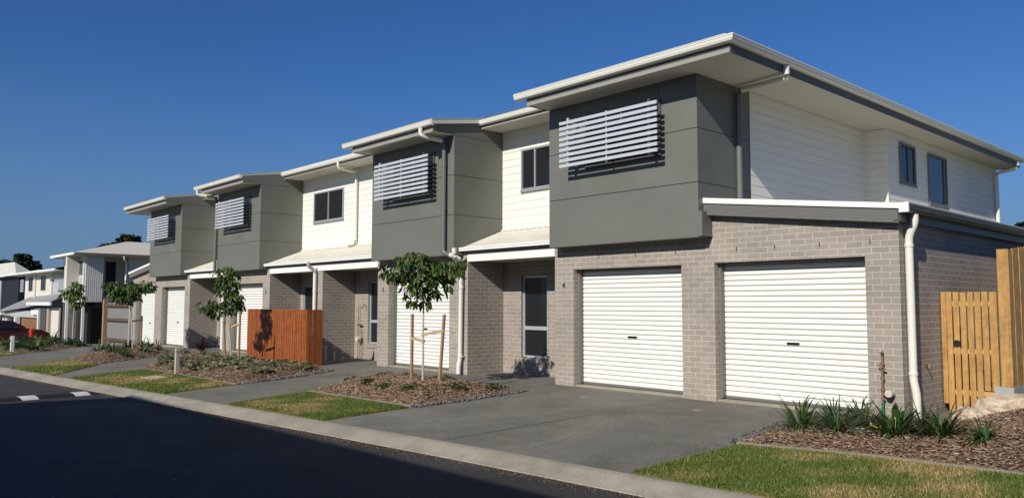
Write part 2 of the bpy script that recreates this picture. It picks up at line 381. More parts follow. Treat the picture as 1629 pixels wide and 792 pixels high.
# polygons (metres)
L5 = [(-.80, -4.70), (-.75, -2.83), (.66, -2.47), (1.95, -2.34), (5.5, -1.9), (5.5, kY(5.5)-.0), (2.2, kY(2.2)), (.5, kY(.5))]
BED5 = [(-.80, -2.74), (-.93, -1.97), (-1.02, -1.0), (-.95, -.12), (.0, -.06), (.30, .2), (.45, 1.0), (5.5, 1.3), (5.5, -1.82), (1.95, -2.26), (.66, -2.39)]
L4 = [(-8.83, kY(-8.83)), (-9.22, -3.72), (-6.10, -3.62), (-6.02, kY(-6.02))]
BED4 = [(-9.29, -3.64), (-6.1, -3.54), (-6.04, -2.54), (-6.18, -1.05), (-6.9, -1.2), (-8.4, -1.3), (-9.3, -1.6), (-9.75, -2.5), (-9.55, -3.3)]
L3 = [(-16.44, kY(-16.44)), (-16.98, -4.14), (-11.6, -4.12), (-11.31, kY(-11.31))]
BED3 = [(-17.2, -4.06), (-11.6, -4.04), (-11.9, -2.6), (-12.5, -1.32), (-14.3, -1.34), (-17.3, -1.32), (-18.4, -1.25), (-20.3, -1.3), (-20.9, -1.7), (-20.5, -2.2), (-19.4, -3.09), (-18.2, -3.8)]
L2 = [(-20.93, kY(-20.93)), (-22.6, -4.65), (-19.91, -4.45), (-17.46, kY(-17.46))]
BED2 = [(-22.58, -4.58), (-20.16, -4.38), (-21.13, -3.1), (-22.5, -1.7), (-24.5, -1.0), (-27.5, -.6), (-28.4, -.9), (-27.0, -2.4), (-24.6, -3.9)]
L1 = [(-25.83, kY(-25.83)), (-28.36, -4.65), (-33, -4.85), (-33, kY(-33))]
BED1 = [(-27.8, kY(-27.8)+.5), (-29.43, -4.0), (-36.2, -.75), (-37.5, -.35), (-41, -.6), (-44, -2.3), (-44, -4.9), (-34, -4.75), (-28.6, -4.6)]
def lawn_h(x, y, d): return .004+.022*ssm(0, .08, d)
def hbed(amp, w=.7, extra=None):
    def f(x, y, d):
        h = .004+amp*ssm(0, w, d)+.012*math.sin(x*5.1+y*2)*math.sin(y*6.3-x)*ssm(0, .3, d)
        if extra: h += extra(x, y)
        return h
    return f
rise5 = lambda x, y: .30*ssm(.35, 1.9, x)*ssm(-2.5, .6, y)
beds = dict(BED5=(BED5, hbed(.05, .5, rise5)), BED4=(BED4, hbed(.22, .95)), BED3=(BED3, hbed(.16, .9)), BED2=(BED2, hbed(.14, .8)), BED1=(BED1, hbed(.08, .8)))
lawns = dict(L5=L5, L4=L4, L3=L3, L2=L2, L1=L1)
for k, p in lawns.items(): struct(sheet('lawn', 'turf', p, .3, lawn_h))
for k, (p, h) in beds.items(): struct(sheet('garden_bed_soil', 'soil', p, .15 if k in ('BED5', 'BED4') else .25, h))
def bedz(key, x, y):
    p, h = beds[key]; d = edgedist(p, np.array([x]), np.array([y]))[0]
    return gz(x, y)+h(x, y, d)

# --- instanced small meshes as one big numpy mesh
def bulk(name, template_v, template_f, P, Rm, Sc, C, m):
    # template_v (k,3); P (n,3); Rm (n,3,3); Sc (n,3)
    tv = np.asarray(template_v, float); k = len(tv); n = len(P)
    V = np.einsum('nij,nkj->nki', Rm, tv[None]*Sc[:, None, :])+P[:, None, :]
    V = V.reshape(-1, 3); fl = len(template_f[0]); tf = np.asarray(template_f)
    F = (tf[None]+np.arange(n)[:, None, None]*k).reshape(-1, fl)
    me = bpy.data.meshes.new(name); me.vertices.add(len(V)); me.vertices.foreach_set('co', V.ravel())
    me.loops.add(F.size); me.loops.foreach_set('vertex_index', F.ravel().astype(np.int32))
    me.polygons.add(len(F)); me.polygons.foreach_set('loop_start', (np.arange(len(F))*fl).astype(np.int32)); me.polygons.foreach_set('loop_total', np.full(len(F), fl, np.int32))
    me.update(calc_edges=True)
    ca = me.color_attributes.new('Col', 'FLOAT_COLOR', 'POINT')
    CC = np.ones((n, k, 4), np.float32); CC[:, :, :3] = C[:, None, :]; ca.data.foreach_set('color', CC.ravel())
    me.materials.append(Mt[m]); o = bpy.data.objects.new(name, me); COL.objects.link(o); return o
def rotm(yaw, tilt, roll=None):
    n = len(yaw); cy, sy = np.cos(yaw), np.sin(yaw); ct, st = np.cos(tilt), np.sin(tilt); z = np.zeros(n); o = np.ones(n)
    A = np.stack([np.stack([cy, -sy, z], -1), np.stack([sy, cy, z], -1), np.stack([z, z, o], -1)], 1)
    B = np.stack([np.stack([ct, z, st], -1), np.stack([z, o, z], -1), np.stack([-st, z, ct], -1)], 1)
    Rr = A@B
    if roll is not None:
        c, s = np.cos(roll), np.sin(roll); D = np.stack([np.stack([o, z, z], -1), np.stack([z, c, -s], -1), np.stack([z, s, c], -1)], 1); Rr = Rr@D
    return Rr
CUBE_V = [(-.5,-.5,-.5),(.5,-.35,-.5),(.5,.3,-.5),(-.5,.5,-.5),(-.45,-.5,.5),(.4,-.4,.5),(.5,.4,.5),(-.5,.45,.5)]
CUBE_F = [(0,3,2,1),(4,5,6,7),(0,1,5,4),(1,2,6,5),(2,3,7,6),(3,0,4,7)]
def rand_in(poly, n, pad=0):
    x0, x1 = min(p[0] for p in poly), max(p[0] for p in poly); y0, y1 = min(p[1] for p in poly), max(p[1] for p in poly)
    out = []
    while sum(len(o) for o in out) < n:
        X = np.random.uniform(x0, x1, n*2); Y = np.random.uniform(y0, y1, n*2); k = inside(poly, X, Y)
        if pad: k &= edgedist(poly, X, Y) > pad
        out.append(np.stack([X[k], Y[k]], 1))
    return np.concatenate(out)[:n]
def patch(X, Y):       # large-scale wear pattern of the turf: 0 green, 1 straw
    a = np.sin(X*1.9+Y*.7+1)+np.sin(Y*2.6-X*.9+2.1)+.8*np.sin(X*4.3+Y*3.7)+.6*np.sin(X*7.1-Y*6.2+.5)
    return np.clip(a/2.6*.5+.5, 0, 1)
# mulch
for key, n, lmax in (('BED5', 13000, .11), ('BED4', 12000, .11), ('BED3', 9500, .12), ('BED2', 3500, .14), ('BED1', 2500, .16)):
    poly, h = beds[key]
    if key == 'BED5': Pp = rand_in([p if p[0] < 3 else (3.4, p[1]) for p in poly], n, .02)
    else: Pp = rand_in(poly, n, .02)
    Pp = Pp+np.random.normal(0, .045, Pp.shape)*(np.random.rand(n, 1) < .3)
    X, Y = Pp[:, 0], Pp[:, 1]; D = edgedist(poly, X, Y)*inside(poly, X, Y)
    Z = np.array([gz(x, y)+h(x, y, d) for x, y, d in zip(X, Y, D)])+np.random.uniform(.0, .03, n)
    yw = np.random.uniform(0, 2*math.pi, n); tl = np.random.normal(0, .22, n); rl = np.random.normal(0, .5, n)
    ln = np.random.uniform(.03, lmax*1.25, n)*np.random.uniform(.6, 1, n); wd = np.random.uniform(.006, .024, n); th = np.random.uniform(.003, .009, n)
    tone = np.random.beta(1.6, 2.2, n)[:, None]
    C = (1-tone)*np.array([.085, .045, .026])+tone*np.array([.40, .27, .165])
    g = np.random.rand(n)[:, None] < .12; C = np.where(g, C*.0+np.array([.36, .31, .25])*np.random.uniform(.6, 1.2, (n, 1)), C)
    o = bulk('mulch', CUBE_V, CUBE_F, np.stack([X, Y, Z], 1), rotm(yw, tl, rl), np.stack([ln, wd, th], 1), C, 'chip')
    tag(o, {'BED5': 'brown bark chips in the bed by the timber gate', 'BED4': 'brown bark chips around the staked tree in front of garage 3', 'BED3': 'brown bark chips in front of the orange timber screen',
            'BED2': 'brown bark chips around the staked tree before the leftmost roller doors', 'BED1': 'brown bark chips in the farthest left garden bed'}[key], 'mulch', kind='stuff')
# pebbles along drive edges of the beds
def pebbles(path, n, spread, label, size=.022):
    seg = np.array(path); d = np.hypot(*(seg[1:]-seg[:-1]).T); t = np.random.rand(n)*d.sum(); cum = np.concatenate([[0], np.cumsum(d)])
    i = np.clip(np.searchsorted(cum, t)-1, 0, len(d)-1); f = (t-cum[i])/d[i]
    P = seg[i]+(seg[i+1]-seg[i])*f[:, None]+np.random.normal(0, spread, (n, 2))
    Z = np.array([gz(x, y) for x, y in P])+np.random.uniform(.005, .03, n)
    s = np.random.uniform(.5, 1.5, (n, 3))*size; c = np.random.uniform(.05, .22, (n, 1))*np.array([1, .97, .92])
    o = bulk('pebbles', CUBE_V, CUBE_F, np.column_stack([P, Z]), rotm(np.random.rand(n)*6, np.random.rand(n), np.random.rand(n)*6), s, c, 'stone')
    tag(o, label, 'pebbles', kind='stuff')
pebbles([(-6.12, -3.5), (-6.06, -2.54), (-6.12, -1.15), (-6.9, -.93)], 900, .045, 'dark pebbles edging the bark bed beside the double driveway')
pebbles([(-.83, -2.7), (-.95, -1.97), (-1.04, -1.0), (-1, -.2)], 700, .045, 'dark pebbles edging the bed at the right end of the double driveway')
pebbles([(-11.65, -4.0), (-11.92, -2.6), (-12.5, -1.35)], 500, .06, 'dark pebbles at the drive edge in front of the orange screen', .026)
# grass blades
BL_V = [(-.5, 0, 0), (.5, 0, 0), (0, .25, 1)]; BL_F = [(0, 1, 2)]
for key, n, hh, wd, lab in (('L5', 60000, .030, .006, 'short green and straw coloured lawn in the right corner'), ('L4', 45000, .028, .007, 'bright green lawn between the two driveways'),
                       ('L3', 40000, .03, .010, 'patchy lawn around the flat concrete lid'), ('L2', 16000, .035, .014, 'small patchy lawn left of the lawn with the lid'), ('L1', 5000, .04, .02, 'small strip of lawn at the left edge by the white marker')):
    poly = [p if p[0] < 4 else (3.6, p[1]) for p in lawns[key]] if key == 'L5' else lawns[key]
    P = rand_in(poly, n, .005); P = P+np.random.normal(0, .016, P.shape)*(np.random.rand(n, 1) < .5); X, Y = P.T; D = edgedist(poly, X, Y)*inside(poly, X, Y)
    Z = np.array([gz(x, y) for x, y in P])+.004+.022*np.clip(D/.08, 0, 1)
    p = np.clip((patch(X, Y)-.5)*2.0+.5, 0, 1); p = np.clip(p*1.15-.15-.5*np.exp(-D/.22) + (-.02 if key in ('L5',) else (-.15 if key == 'L4' else -.02)), 0, 1)
    q = np.clip(p+np.random.normal(0, .22, n), 0, 1)[:, None]
    C = (1-q)*np.array([.098, .165, .016])+q*np.array([.46, .33, .135]); C *= np.random.uniform(.65, 1.3, (n, 1))
    s = np.stack([np.full(n, wd)*np.random.uniform(.7, 1.4, n), np.full(n, .06), hh*np.random.uniform(.5, 1.3, n)], 1)
    o = bulk('grass', BL_V, BL_F, np.column_stack([X, Y, Z]), rotm(np.random.rand(n)*6.28, np.random.normal(0, .35, n)), s, C, 'leaf')
    tag(o, lab, 'grass', kind='stuff')
# timber edging between lawns and beds
def strip(path, wdt, hgt, name, m, label, cat):
    mb = MB()
    for (x1, y1), (x2, y2) in zip(path[:-1], path[1:]):
        d = Vector((x2-x1, y2-y1, 0)); nrm = Vector((-d.y, d.x, 0)).normalized()*wdt/2; k = max(1, int(d.length/.5))
        for i in range(k):
            a = Vector((x1, y1, 0))+d*i/k; b = Vector((x1, y1, 0))+d*(i+1)/k
            za, zb = gz(a.x, a.y), gz(b.x, b.y)
            mb.prism([(a.x-nrm.x, a.y-nrm.y, za-.03), (a.x+nrm.x, a.y+nrm.y, za-.03), (a.x+nrm.x, a.y+nrm.y, za+hgt), (a.x-nrm.x, a.y-nrm.y, za+hgt)], (b.x-a.x, b.y-a.y, zb-za))
    return tag(fix_normals(mb.build(name, m, loc=(path[0][0], path[0][1], gz(*path[0])))), label, cat)
Mt['edging'] = mat('concrete_edging', (.27, .22, .175), .9, var=.12, vscale=10)
strip([(-.78, -2.785), (.66, -2.43), (1.95, -2.30), (5.5, -1.86)], .07, .035, 'garden_edging', 'edging', 'pinkish concrete edging between right corner lawn and bark bed', 'edging')
strip([(-9.25, -3.68), (-6.1, -3.58)], .07, .035, 'garden_edging', 'edging', 'concrete edging between bright green lawn and bark bed', 'edging')
strip([(-17.1, -4.1), (-11.6, -4.08)], .07, .03, 'garden_edging', 'edging', 'concrete edging between lawn with lid and bark bed', 'edging')

# ------------------------------------------------------------------ building parts
def wallgrid(mb, x0, x1, y0, y1, z0, z1, holes, axis='x'):
    us = sorted(set([x0, x1]+[h[0] for h in holes]+[h[1] for h in holes])); zs = sorted(set([z0, z1]+[h[2] for h in holes]+[h[3] for h in holes]))
    for a, b in zip(us[:-1], us[1:]):
        for c, d in zip(zs[:-1], zs[1:]):
            mx, mz = (a+b)/2, (c+d)/2
            if any(h[0] < mx < h[1] and h[2] < mz < h[3] for h in holes): continue
            if axis == 'x': mb.box(a, b, y0, y1, c, d)
            else: mb.box(y0, y1, a, b, c, d)
    return mb
def boards(mb, a, b, z0, z1, plane, axis, sgn, pitch=.165):
    # lapped weatherboards; axis 'x': runs along x at y=plane facing sgn*y
    n = int(round((z1-z0)/pitch)); pitch = (z1-z0)/n; prof = []
    for i in range(n):
        z = z0+i*pitch; prof += [(.0, z), (.012, z+.002), (.010, z+pitch-.010), (.0, z+pitch-.008)]
    prof.append((0, z1))
    i0 = len(mb.v)
    for t in (a, b):
        for o, z in prof: mb.v.append((t, plane+sgn*o, z) if axis == 'x' else (plane+sgn*o, t, z))
    k = len(prof)
    flip = (axis == 'x') == (sgn > 0)
    for j in range(k-1):
        q = (i0+j, i0+k+j, i0+k+j+1, i0+j+1); mb.f.append(q[::-1] if flip else q)
    return mb
def roller(parent, x0, x1, z0, z1, y, number):
    mb = MB(); P = .0835; prof = []
    z = z0+.05
    while z < z1:
        for t, o in ((0, -.012), (.02, .014), (.12, .019), (.40, .022), (.62, .019), (.80, .012), (.865, .008), (.87, -.012)):
            zz = z+t*P
            if zz < z1: prof.append((o, zz))
        z += P
    i0 = len(mb.v); k = len(prof)
    for t in (x0, x1):
        for o, zz in prof: mb.v.append((t, y-o, zz))
    for j in range(k-1): mb.f.append((i0+j, i0+k+j, i0+k+j+1, i0+j+1))
    d = mb.build('garage_door', 'door', parent, smooth=False)
    g = MB()
    g.box(x0-.0, x1, y-.02, y+.01, z0+.012, z0+.05)
    g.build('bottom_rail', 'fascia', d)
    xm = (x0+x1)/2; zc = z0+.92
    h = MB().box(xm-.10, xm+.10, y-.035, y-.018, zc-.018, zc+.018); h.build('handle', 'black', d, bevel=.004)
    MB().box(x0-.035, x0+.012, y-.12, y-.025, z0+.02, z1).build('door_guide', 'fascia', parent)
    MB().box(x1-.012, x1+.035, y-.12, y-.025, z0+.02, z1).build('door_guide', 'fascia', parent)
    hd = MB(); hd.box(x0-.03, x1+.03, y+.0, y+.02, z1-.08, z1+.0); hd.box(x0-.03, x1+.03, y-.10, y, z1-.02, z1+.0)
    hd.build('door_header', 'dgrey', parent)
def gutter(mb, a, b, out, ma=0, mb2=0):   # a,b top back line points; out = outward unit dir; ma/mb2 mitre the ends
    o = Vector(out); zz = Vector((0, 0, 1)); a = Vector(a); b = Vector(b); d = (b-a).normalized()
    prof = [(0, 0), (0, -.110), (.060, -.113), (.092, -.095), (.108, -.062), (.114, -.030), (.121, -.022), (.121, -.004), (.110, .0), (.104, -.03), (.01, -.03)]
    i = len(mb.v); n = len(prof)
    mb.v += [tuple(a+o*p[0]+zz*p[1]-d*ma*p[0]) for p in prof]+[tuple(b+o*p[0]+zz*p[1]+d*mb2*p[0]) for p in prof]
    for k in range(n): mb.f.append((i+k, i+(k+1) % n, i+n+(k+1) % n, i+n+k))
    mb.f.append(tuple(range(i+n-1, i-1, -1))); mb.f.append(tuple(range(i+n, i+2*n)))
    return mb
def window(parent, x0, x1, z0, z1, y, style='slide', axis='x', sgn=-1, fm='frame', gm='glass', sill=True, dz=None):
    # frame proud of plane y toward sgn
    t = .045
    def B(mb, a, b, c0, c1, d0, d1):
        ya, yb = y+sgn*c0, y+sgn*c1
        return mb.box(a, b, ya, yb, d0, d1) if axis == 'x' else mb.box(ya, yb, a, b, d0, d1)
    f = MB(); B(f, x0, x0+t, -.03, .035, z0, z1); B(f, x1-t, x1, -.03, .035, z0, z1); B(f, x0+t, x1-t, -.03, .035, z1-t, z1); B(f, x0+t, x1-t, -.03, .035, z0, z0+t)
    if style == 'slide':
        xm = x0+(x1-x0)*(dz or .5); B(f, xm-.022, xm+.022, -.02, .03, z0+t, z1-t)
    if style == 'trans':
        zm = z0+(z1-z0)*(dz or .36); B(f, x0+t, x1-t, -.02, .04, zm-.04, zm+.04)
    if sill: B(f, x0-.02, x1+.02, .0, .05, z0-.035, z0-.002)
    w_ = f.build('window', fm, parent)
    g = MB(); B(g, x0+t, x1-t, -.02, .004, z0+t, z1-t); g.build('pane', gm, w_)
    return w_
def pipe(parent, pts, m='pipe', r=.048, name='downpipe', clips=()):
    mb = MB()
    # round corners
    P = [Vector(p) for p in pts]; out = [P[0]]
    for i in range(1, len(P)-1):
        a = (P[i-1]-P[i]); b = (P[i+1]-P[i]); ra = min(.07, a.length/2.2); rb = min(.07, b.length/2.2)
        s = P[i]+a.normalized()*ra; e = P[i]+b.normalized()*rb
        out += [s, (s+e)/2*.45+P[i]*.55, e]
    out.append(P[-1]); mb.tube(out, r, 12)
    for z in clips:
        for k in range(len(P)-1):
            if min(P[k].z, P[k+1].z) < z < max(P[k].z, P[k+1].z) and abs(P[k].x-P[k+1].x)+abs(P[k].y-P[k+1].y) < .05:
                mb.tube([(P[k].x, P[k].y, z-.02), (P[k].x, P[k].y, z+.02)], r*1.15, 12)
    return mb.build(name, m, parent, smooth=True)
def digit(parent, txt, x, z, y, size=.17):
    cu = bpy.data.curves.new('house_number', 'FONT'); cu.body = txt; cu.size = size*1.35; cu.extrude = .006; cu.shear = .2; cu.align_x = 'CENTER'
    to = bpy.data.objects.new('tmp', cu); COL.objects.link(to); dg = bpy.context.evaluated_depsgraph_get(); dg.update()
    me = bpy.data.meshes.new_from_object(to.evaluated_get(dg)); bpy.data.objects.remove(to)
    me.materials.clear(); me.materials.append(Mt['digit'])
    o = bpy.data.objects.new('house_number', me); COL.objects.link(o); o.parent = parent
    p = parent.location; o.location = (x-p.x, y-.009-p.y, z-size/2-p.z); o.rotation_euler = (R(90), 0, 0)
ZS = 5.257; BZ = 2.617; YB = -.292; RB = 1.05; WB = 1.15
SL = .165
def rz(y): return 5.49+SL*(y+.95)
def roofslab(parent, segs, yback=6.2, xr=None):
    # segs: list of (x0,x1,yfront); one mesh of top sheet + underside
    mb = MB()
    for x0, x1, yf in segs:
        zf, zb = rz(yf), rz(yback)
        for dz_, fl in ((0, 0), (-.04, 1)):
            q = [(x0, yf, zf+dz_), (x1, yf, zf+dz_), (x1, yback, zb+dz_), (x0, yback, zb+dz_)]
            mb.quad(*(q[::-1] if fl else q))
        q = [(x0, yback, zb), (x1, yback, zb), (x1, 13.3, rz(-.95)), (x0, 13.3, rz(-.95))]; mb.quad(*q)
        q = [(x0, yback, zb-.04), (x1, yback, zb-.04), (x1, 13.3, rz(-.95)-.04), (x0, 13.3, rz(-.95)-.04)]; mb.quad(*q[::-1])
        mb.quad((x0, yf, zf), (x0, yf, zf-.04), (x1, yf, zf-.04), (x1, yf, zf))
    return mb

UNITS = [
 dict(n='4', label='rightmost townhouse, numbered 4, with two roller doors and a side garage', bx=(-6.29, -2.945), door=(-5.94, -3.49), blk=(-6.43, -2.90), porch=(-9.1, -6.43), rec=(-9.24, -6.29), gb=(-6.56, -1.90), side='R', wallb=(-9.1, -.0)),
 dict(n='3', label='townhouse numbered 3, behind the broad staked tree, second from the right', bx=(-12.545, -9.24), door=(-12.2, -9.75), blk=(-12.69, -9.1), porch=(-15.745, -12.69), rec=(-15.745, -12.545), gb=(-12.88, -9.2), side=None),
 dict(n='2', label='townhouse numbered 2, partly behind the orange timber screen', bx=(-22.27, -18.95), door=(-21.74, -19.29), blk=(-22.39, -18.8), porch=(-18.8, -15.745), rec=(-18.95, -15.745), gb=(-22.70, -19.0), side=None),
 dict(n='1', label='leftmost townhouse of the row, with two narrow-looking roller doors', bx=(-29.15, -25.68), door=(-28.47, -25.97), blk=(-29.2, -25.45), porch=(-25.45, -22.39), rec=(-25.68, -22.27), gb=(-30.45, -25.73), side='L'),
]
for U in UNITS:
    bx0, bx1 = U['bx']; d0, d1 = U['door']; k0, k1 = U['blk']; p0, p1 = U['porch']; r0, r1 = U['rec']; g0, g1 = U['gb']
    zb = base((k0+k1)/2)-.06
    T = thing('townhouse', U['label'], 'townhouse', ((k0+k1)/2, 3, base((k0+k1)/2)), 'townhouses in the grey and cream row')
    LT = 2.19
    # ---- brick ground floor
    mb = MB()
    wallgrid(mb, k0, k1, 0, .24, zb, BZ+.05, [(d0, d1, zb-.1, LT)])
    mb.box(k0, k0+.12, .24, RB+.11, zb, BZ+.1); mb.box(k1-.12, k1, .24, RB+.11, zb, BZ+.1)
    # recess back wall
    rev = U['n'] in '21'
    if U['n'] == '4': wn = (-8.51, -7.70, .36, 2.17); en = (-7.33, -6.55, zb-.1, 2.1)
    if U['n'] == '3': wn = (-14.80, -14.0, .42, 2.17); en = (-13.7, -12.9, zb-.1, 2.1)
    if U['n'] == '2': wn = (-17.3, -16.55, .42, 2.17); en = (-18.62, -17.8, zb-.1, 2.1)
    if U['n'] == '1': wn = (-23.6, -22.8, .42, 2.17); en = (-25.2, -24.4, zb-.1, 2.1)
    wallgrid(mb, p0, p1, RB, RB+.11, zb, 3.15, [wn, en])
    if U['n'] == '3': mb.box(-15.745, -15.5, 0, RB, zb, 2.5)
    if U['n'] == '2': mb.box(-15.99, -15.745, 0, RB, zb, 2.5)
    mb.build('brick_wall', 'brick', T)
    # small weep holes / sill course
    sb = MB(); sb.box(wn[0]-.06, wn[1]+.06, RB-.035, RB+.02, wn[2]-.09, wn[2]-.012); sb.build('window_sill', 'brick', T)
    wd_ = window(T, wn[0]+.01, wn[1]-.01, wn[2]+.01, wn[3]-.01, RB+.09, 'trans', dz=.36, sill=False, fm='alu')
    ed = MB().box(en[0]+.04, en[1]-.04, RB+.06, RB+.09, zb, 2.06); e = ed.build('entry_door', 'black', T)
    ef = MB(); ef.box(en[0], en[0]+.045, RB+.02, RB+.09, zb, 2.1).box(en[1]-.045, en[1], RB+.02, RB+.09, zb, 2.1).box(en[0]+.045, en[1]-.045, RB+.02, RB+.09, 2.06, 2.1); ef.build('door_frame', 'alu', e)
    roller(T, d0+.03, d1-.03, base((d0+d1)/2)+.03, LT-.0, .25, U['n'])
    st = MB().box(d0, d1, .04, .40, zb, base((d0+d1)/2)+.03); st.build('door_threshold', 'kerb', T)
    # ---- upper box in cladding panels
    c = MB(); rows = [(BZ, 3.487), (3.500, 4.366), (4.379, 5.252)]
    c.box(bx0+.012, bx1-.012, YB+.012, WB+.3, BZ+.012, ZS+.2)
    cladd = None
    for i, (z0, z1) in enumerate(rows):
        if i == 2:
            c.box(bx0, bx0+2.58, YB, YB+.012, z0, z1); c.box(bx0+2.588, bx1-.0, YB, YB+.012, z0, z1)
        else: c.box(bx0, bx1, YB, YB+.012, z0, z1)
        c.box(bx1-.012, bx1, YB+.012, 1.29 if U['side'] == 'R' else WB, z0, z1)
        c.box(bx0, bx0+.012, YB+.012, WB, z0, z1)
    c.box(bx0, bx1, YB, 0, BZ-.012, BZ-.0015)
    if U['side'] != 'R':   # wedge under the raking verge
        c.prism([(bx1, -.85, ZS+.004), (bx1, 1.15, ZS+.004), (bx1, 1.15, rz(1.15)-.05), (bx1, -.85, rz(-.85)-.05)], (-.012, 0, 0))
    cl = c.build('panel_cladding', 'clad', T)
    # grooves show dark backing
    gb_ = MB()
    for z in (3.494, 4.372): gb_.box(bx0+.001, bx1-.001, YB+.006, YB+.03, z-.008, z+.008).box(bx1-.03, bx1-.006, YB+.001, (1.28 if U['side'] == 'R' else WB-.01), z-.008, z+.008)
    gb_.build('panel_joint', 'black', cl)
    # ---- recessed weatherboard wall upstairs
    b = MB(); boards(b, r0, r1, 3.0, ZS+.26, WB, 'x', -1); b.box(r0, r1, WB+.002, WB+.2, 3.0, ZS+.3)
    wb = b.build('weatherboard_wall', 'board', T)
    # ---- roof, soffits, fascias, gutters
    segs = [(g0, g1, -.95), ((r0, g0, .40) if not rev else (g1, r1, .40))]
    if U['side'] == 'R':
        mb = MB(); zb_ = rz(6.2)
        mb.quad((g0, -.95, 5.49), (g1, -.95, 5.49), (g1-4.2, 6.2, zb_-.45), (g0, 6.2, zb_)); 
        mb = MB()
        hz = 5.49+SL*3.6
        mb.quad((g0, -.95, 5.49), (g1, -.95, 5.49), (g1-3.6, 2.65, hz), (g0, 2.65, hz))
        mb.quad((g1, -.95, 5.49), (g1, 13.4, 5.49), (g1-3.6, 9.8, hz), (g1-3.6, 2.65, hz))
        mb.quad((g1, 13.4, 5.49), (g0, 13.4, 5.49), (g0, 9.8, hz), (g1-3.6, 9.8, hz))
        mb.quad((g0, 2.65, hz), (g1-3.6, 2.65, hz), (g1-3.6, 9.8, hz), (g0, 9.8, hz))
        mb.quad((r0, .40, rz(.4)), (g0, .40, rz(.4)), (g0, 6.2, rz(6.2)), (r0, 6.2, rz(6.2)))
        mb.quad((r0, 6.2, rz(6.2)), (g0, 6.2, rz(6.2)), (g0, 13.3, rz(-.95)), (r0, 13.3, rz(-.95)))
        fix_normals(mb.build('roof', 'roofw', T))
    elif U['side'] == 'L':
        mb = roofslab(T, segs); mb.build('roof', 'roofw', T)
    else: roofslab(T, segs).build('roof', 'roofw', T)
    s = MB()
    if U['side'] == 'R':
        s.box(bx0, -1.98, -.85, YB-.002, ZS, ZS+.02); s.box(-2.943, -1.98, YB-.002, 5.98, ZS, ZS+.02); s.box(-2.503, -1.98, 5.98, 13.32, ZS, ZS+.02)
    elif U['side'] == 'L': s.box(g0+.08, bx1, -.85, YB-.002, ZS, ZS+.02); s.box(g0+.08, bx0, YB-.002, 13, ZS, ZS+.02)
    else: s.box(bx0, bx1, -.85, YB-.002, ZS, ZS+.02)
    ry0, ry1 = (r0, bx0-.01) if not rev else (bx1+.01, r1)
    s.box(r0 if not rev else bx1+.002, bx0-.002 if not rev else r1, .50, WB-.014, 5.507, 5.527)
    s.build('soffit', 'soffit', T)
    f = MB()
    f.box(bx0 if U['side'] != 'L' else g0+.06, g1-.06 if U['side'] == 'R' else bx1, -.872, -.852, ZS-.012, 5.46)
    f.box(bx0-.02, bx0, -.872, YB, ZS-.012, 5.46) if U['side'] != 'L' else None
    tr = MB(); tr.box(bx0 if U['side'] != 'L' else g0+.06, g1-.06 if U['side'] == 'R' else bx1, -.895, -.873, ZS-.022, ZS+.010).box(bx0 if U['side'] != 'L' else g0+.06, g1-.06 if U['side'] == 'R' else bx1, -.890, -.873, ZS+.012, ZS+.045)
    ta, tb2 = (r0, bx0-.02) if not rev else (bx1, r1)
    tr.box(ta, tb2, .462, .477, 5.492, 5.525)
    tr.build('lit_fascia_strip', 'lit_fascia', T)  # sunlit foot of the fascia, painted as a paler strip
    if U['side'] == 'R': f.box(-1.98, -1.96, -.852, 13.34, ZS-.012, 5.46); f.box(-2.6, -1.96, 13.34, 13.36, ZS-.012, 5.46)
    if U['side'] == 'L': f.box(g0+.06, g0+.08, -.852, 13.3, ZS-.012, 5.46)
    a, b_ = (r0, bx0-.02) if not rev else (bx1, r1)
    f.box(a, b_, .478, .498, 5.495, rz(.4)-.02)
    if U['side'] != 'R':   # raking verge flashing at the open right edge of the box roof
        vf = MB(); vf.prism([(g1+.012, -.96, 5.50-.11), (g1+.012, .47, rz(.47)-.10), (g1+.012, .47, rz(.47)+.02), (g1+.012, -.96, 5.505)], (.014, 0, 0)); fix_normals(vf.build('verge_flashing', 'roofw', T))
    f.build('fascia', 'dgrey', T)  # shade below the gutter put into the fascia's darker grey
    g = MB(); gutter(g, (g0, -.872, 5.482), (g1-.06 if U['side'] == 'R' else g1, -.872, 5.482), (0, -1, 0), 0, 1 if U['side'] == 'R' else 0)
    if U['side'] == 'R': gutter(g, (-1.96, -.872, 5.482), (-1.96, 13.40, 5.482), (1, 0, 0), 1, 0)
    ga, gb2 = (r0, g0+.30) if not rev else (g1+.02, r1)
    gutter(g, (ga, .478, rz(.4)-.035), (gb2, .478, rz(.4)-.035), (0, -1, 0))
    fix_normals(g.build('gutter', 'gutter', T, smooth=False))
    fl = MB(); fl.box(g0, g1-.07, -.985, -.86, 5.489, 5.499)
    
    if U['side'] != 'R':
        fl.prism([(g1-.05, -.97, 5.505), (g1-.05, 6.2, rz(6.2)+.03), (g1-.05, 6.2, rz(6.2)+.005), (g1-.05, -.97, 5.497)], (.085, 0, 0))
    fl.build('roof_flashing', 'roofg' if U['side'] != 'R' else 'gutter', T)
    # ---- sun screen
    sx0, sx1 = bx0+.57, bx1-.56; ys = -.60
    q = MB()
    for i in range(9):
        zc = 4.018+.034+i*.099; q.prism([(sx0, ys-.012, zc-.029), (sx0, ys+.014, zc-.026), (sx0, ys+.014, zc+.031), (sx0, ys-.012, zc+.028)], (sx1-sx0, 0, 0))
    scn = fix_normals(q.build('sun_screen', 'blade', T))
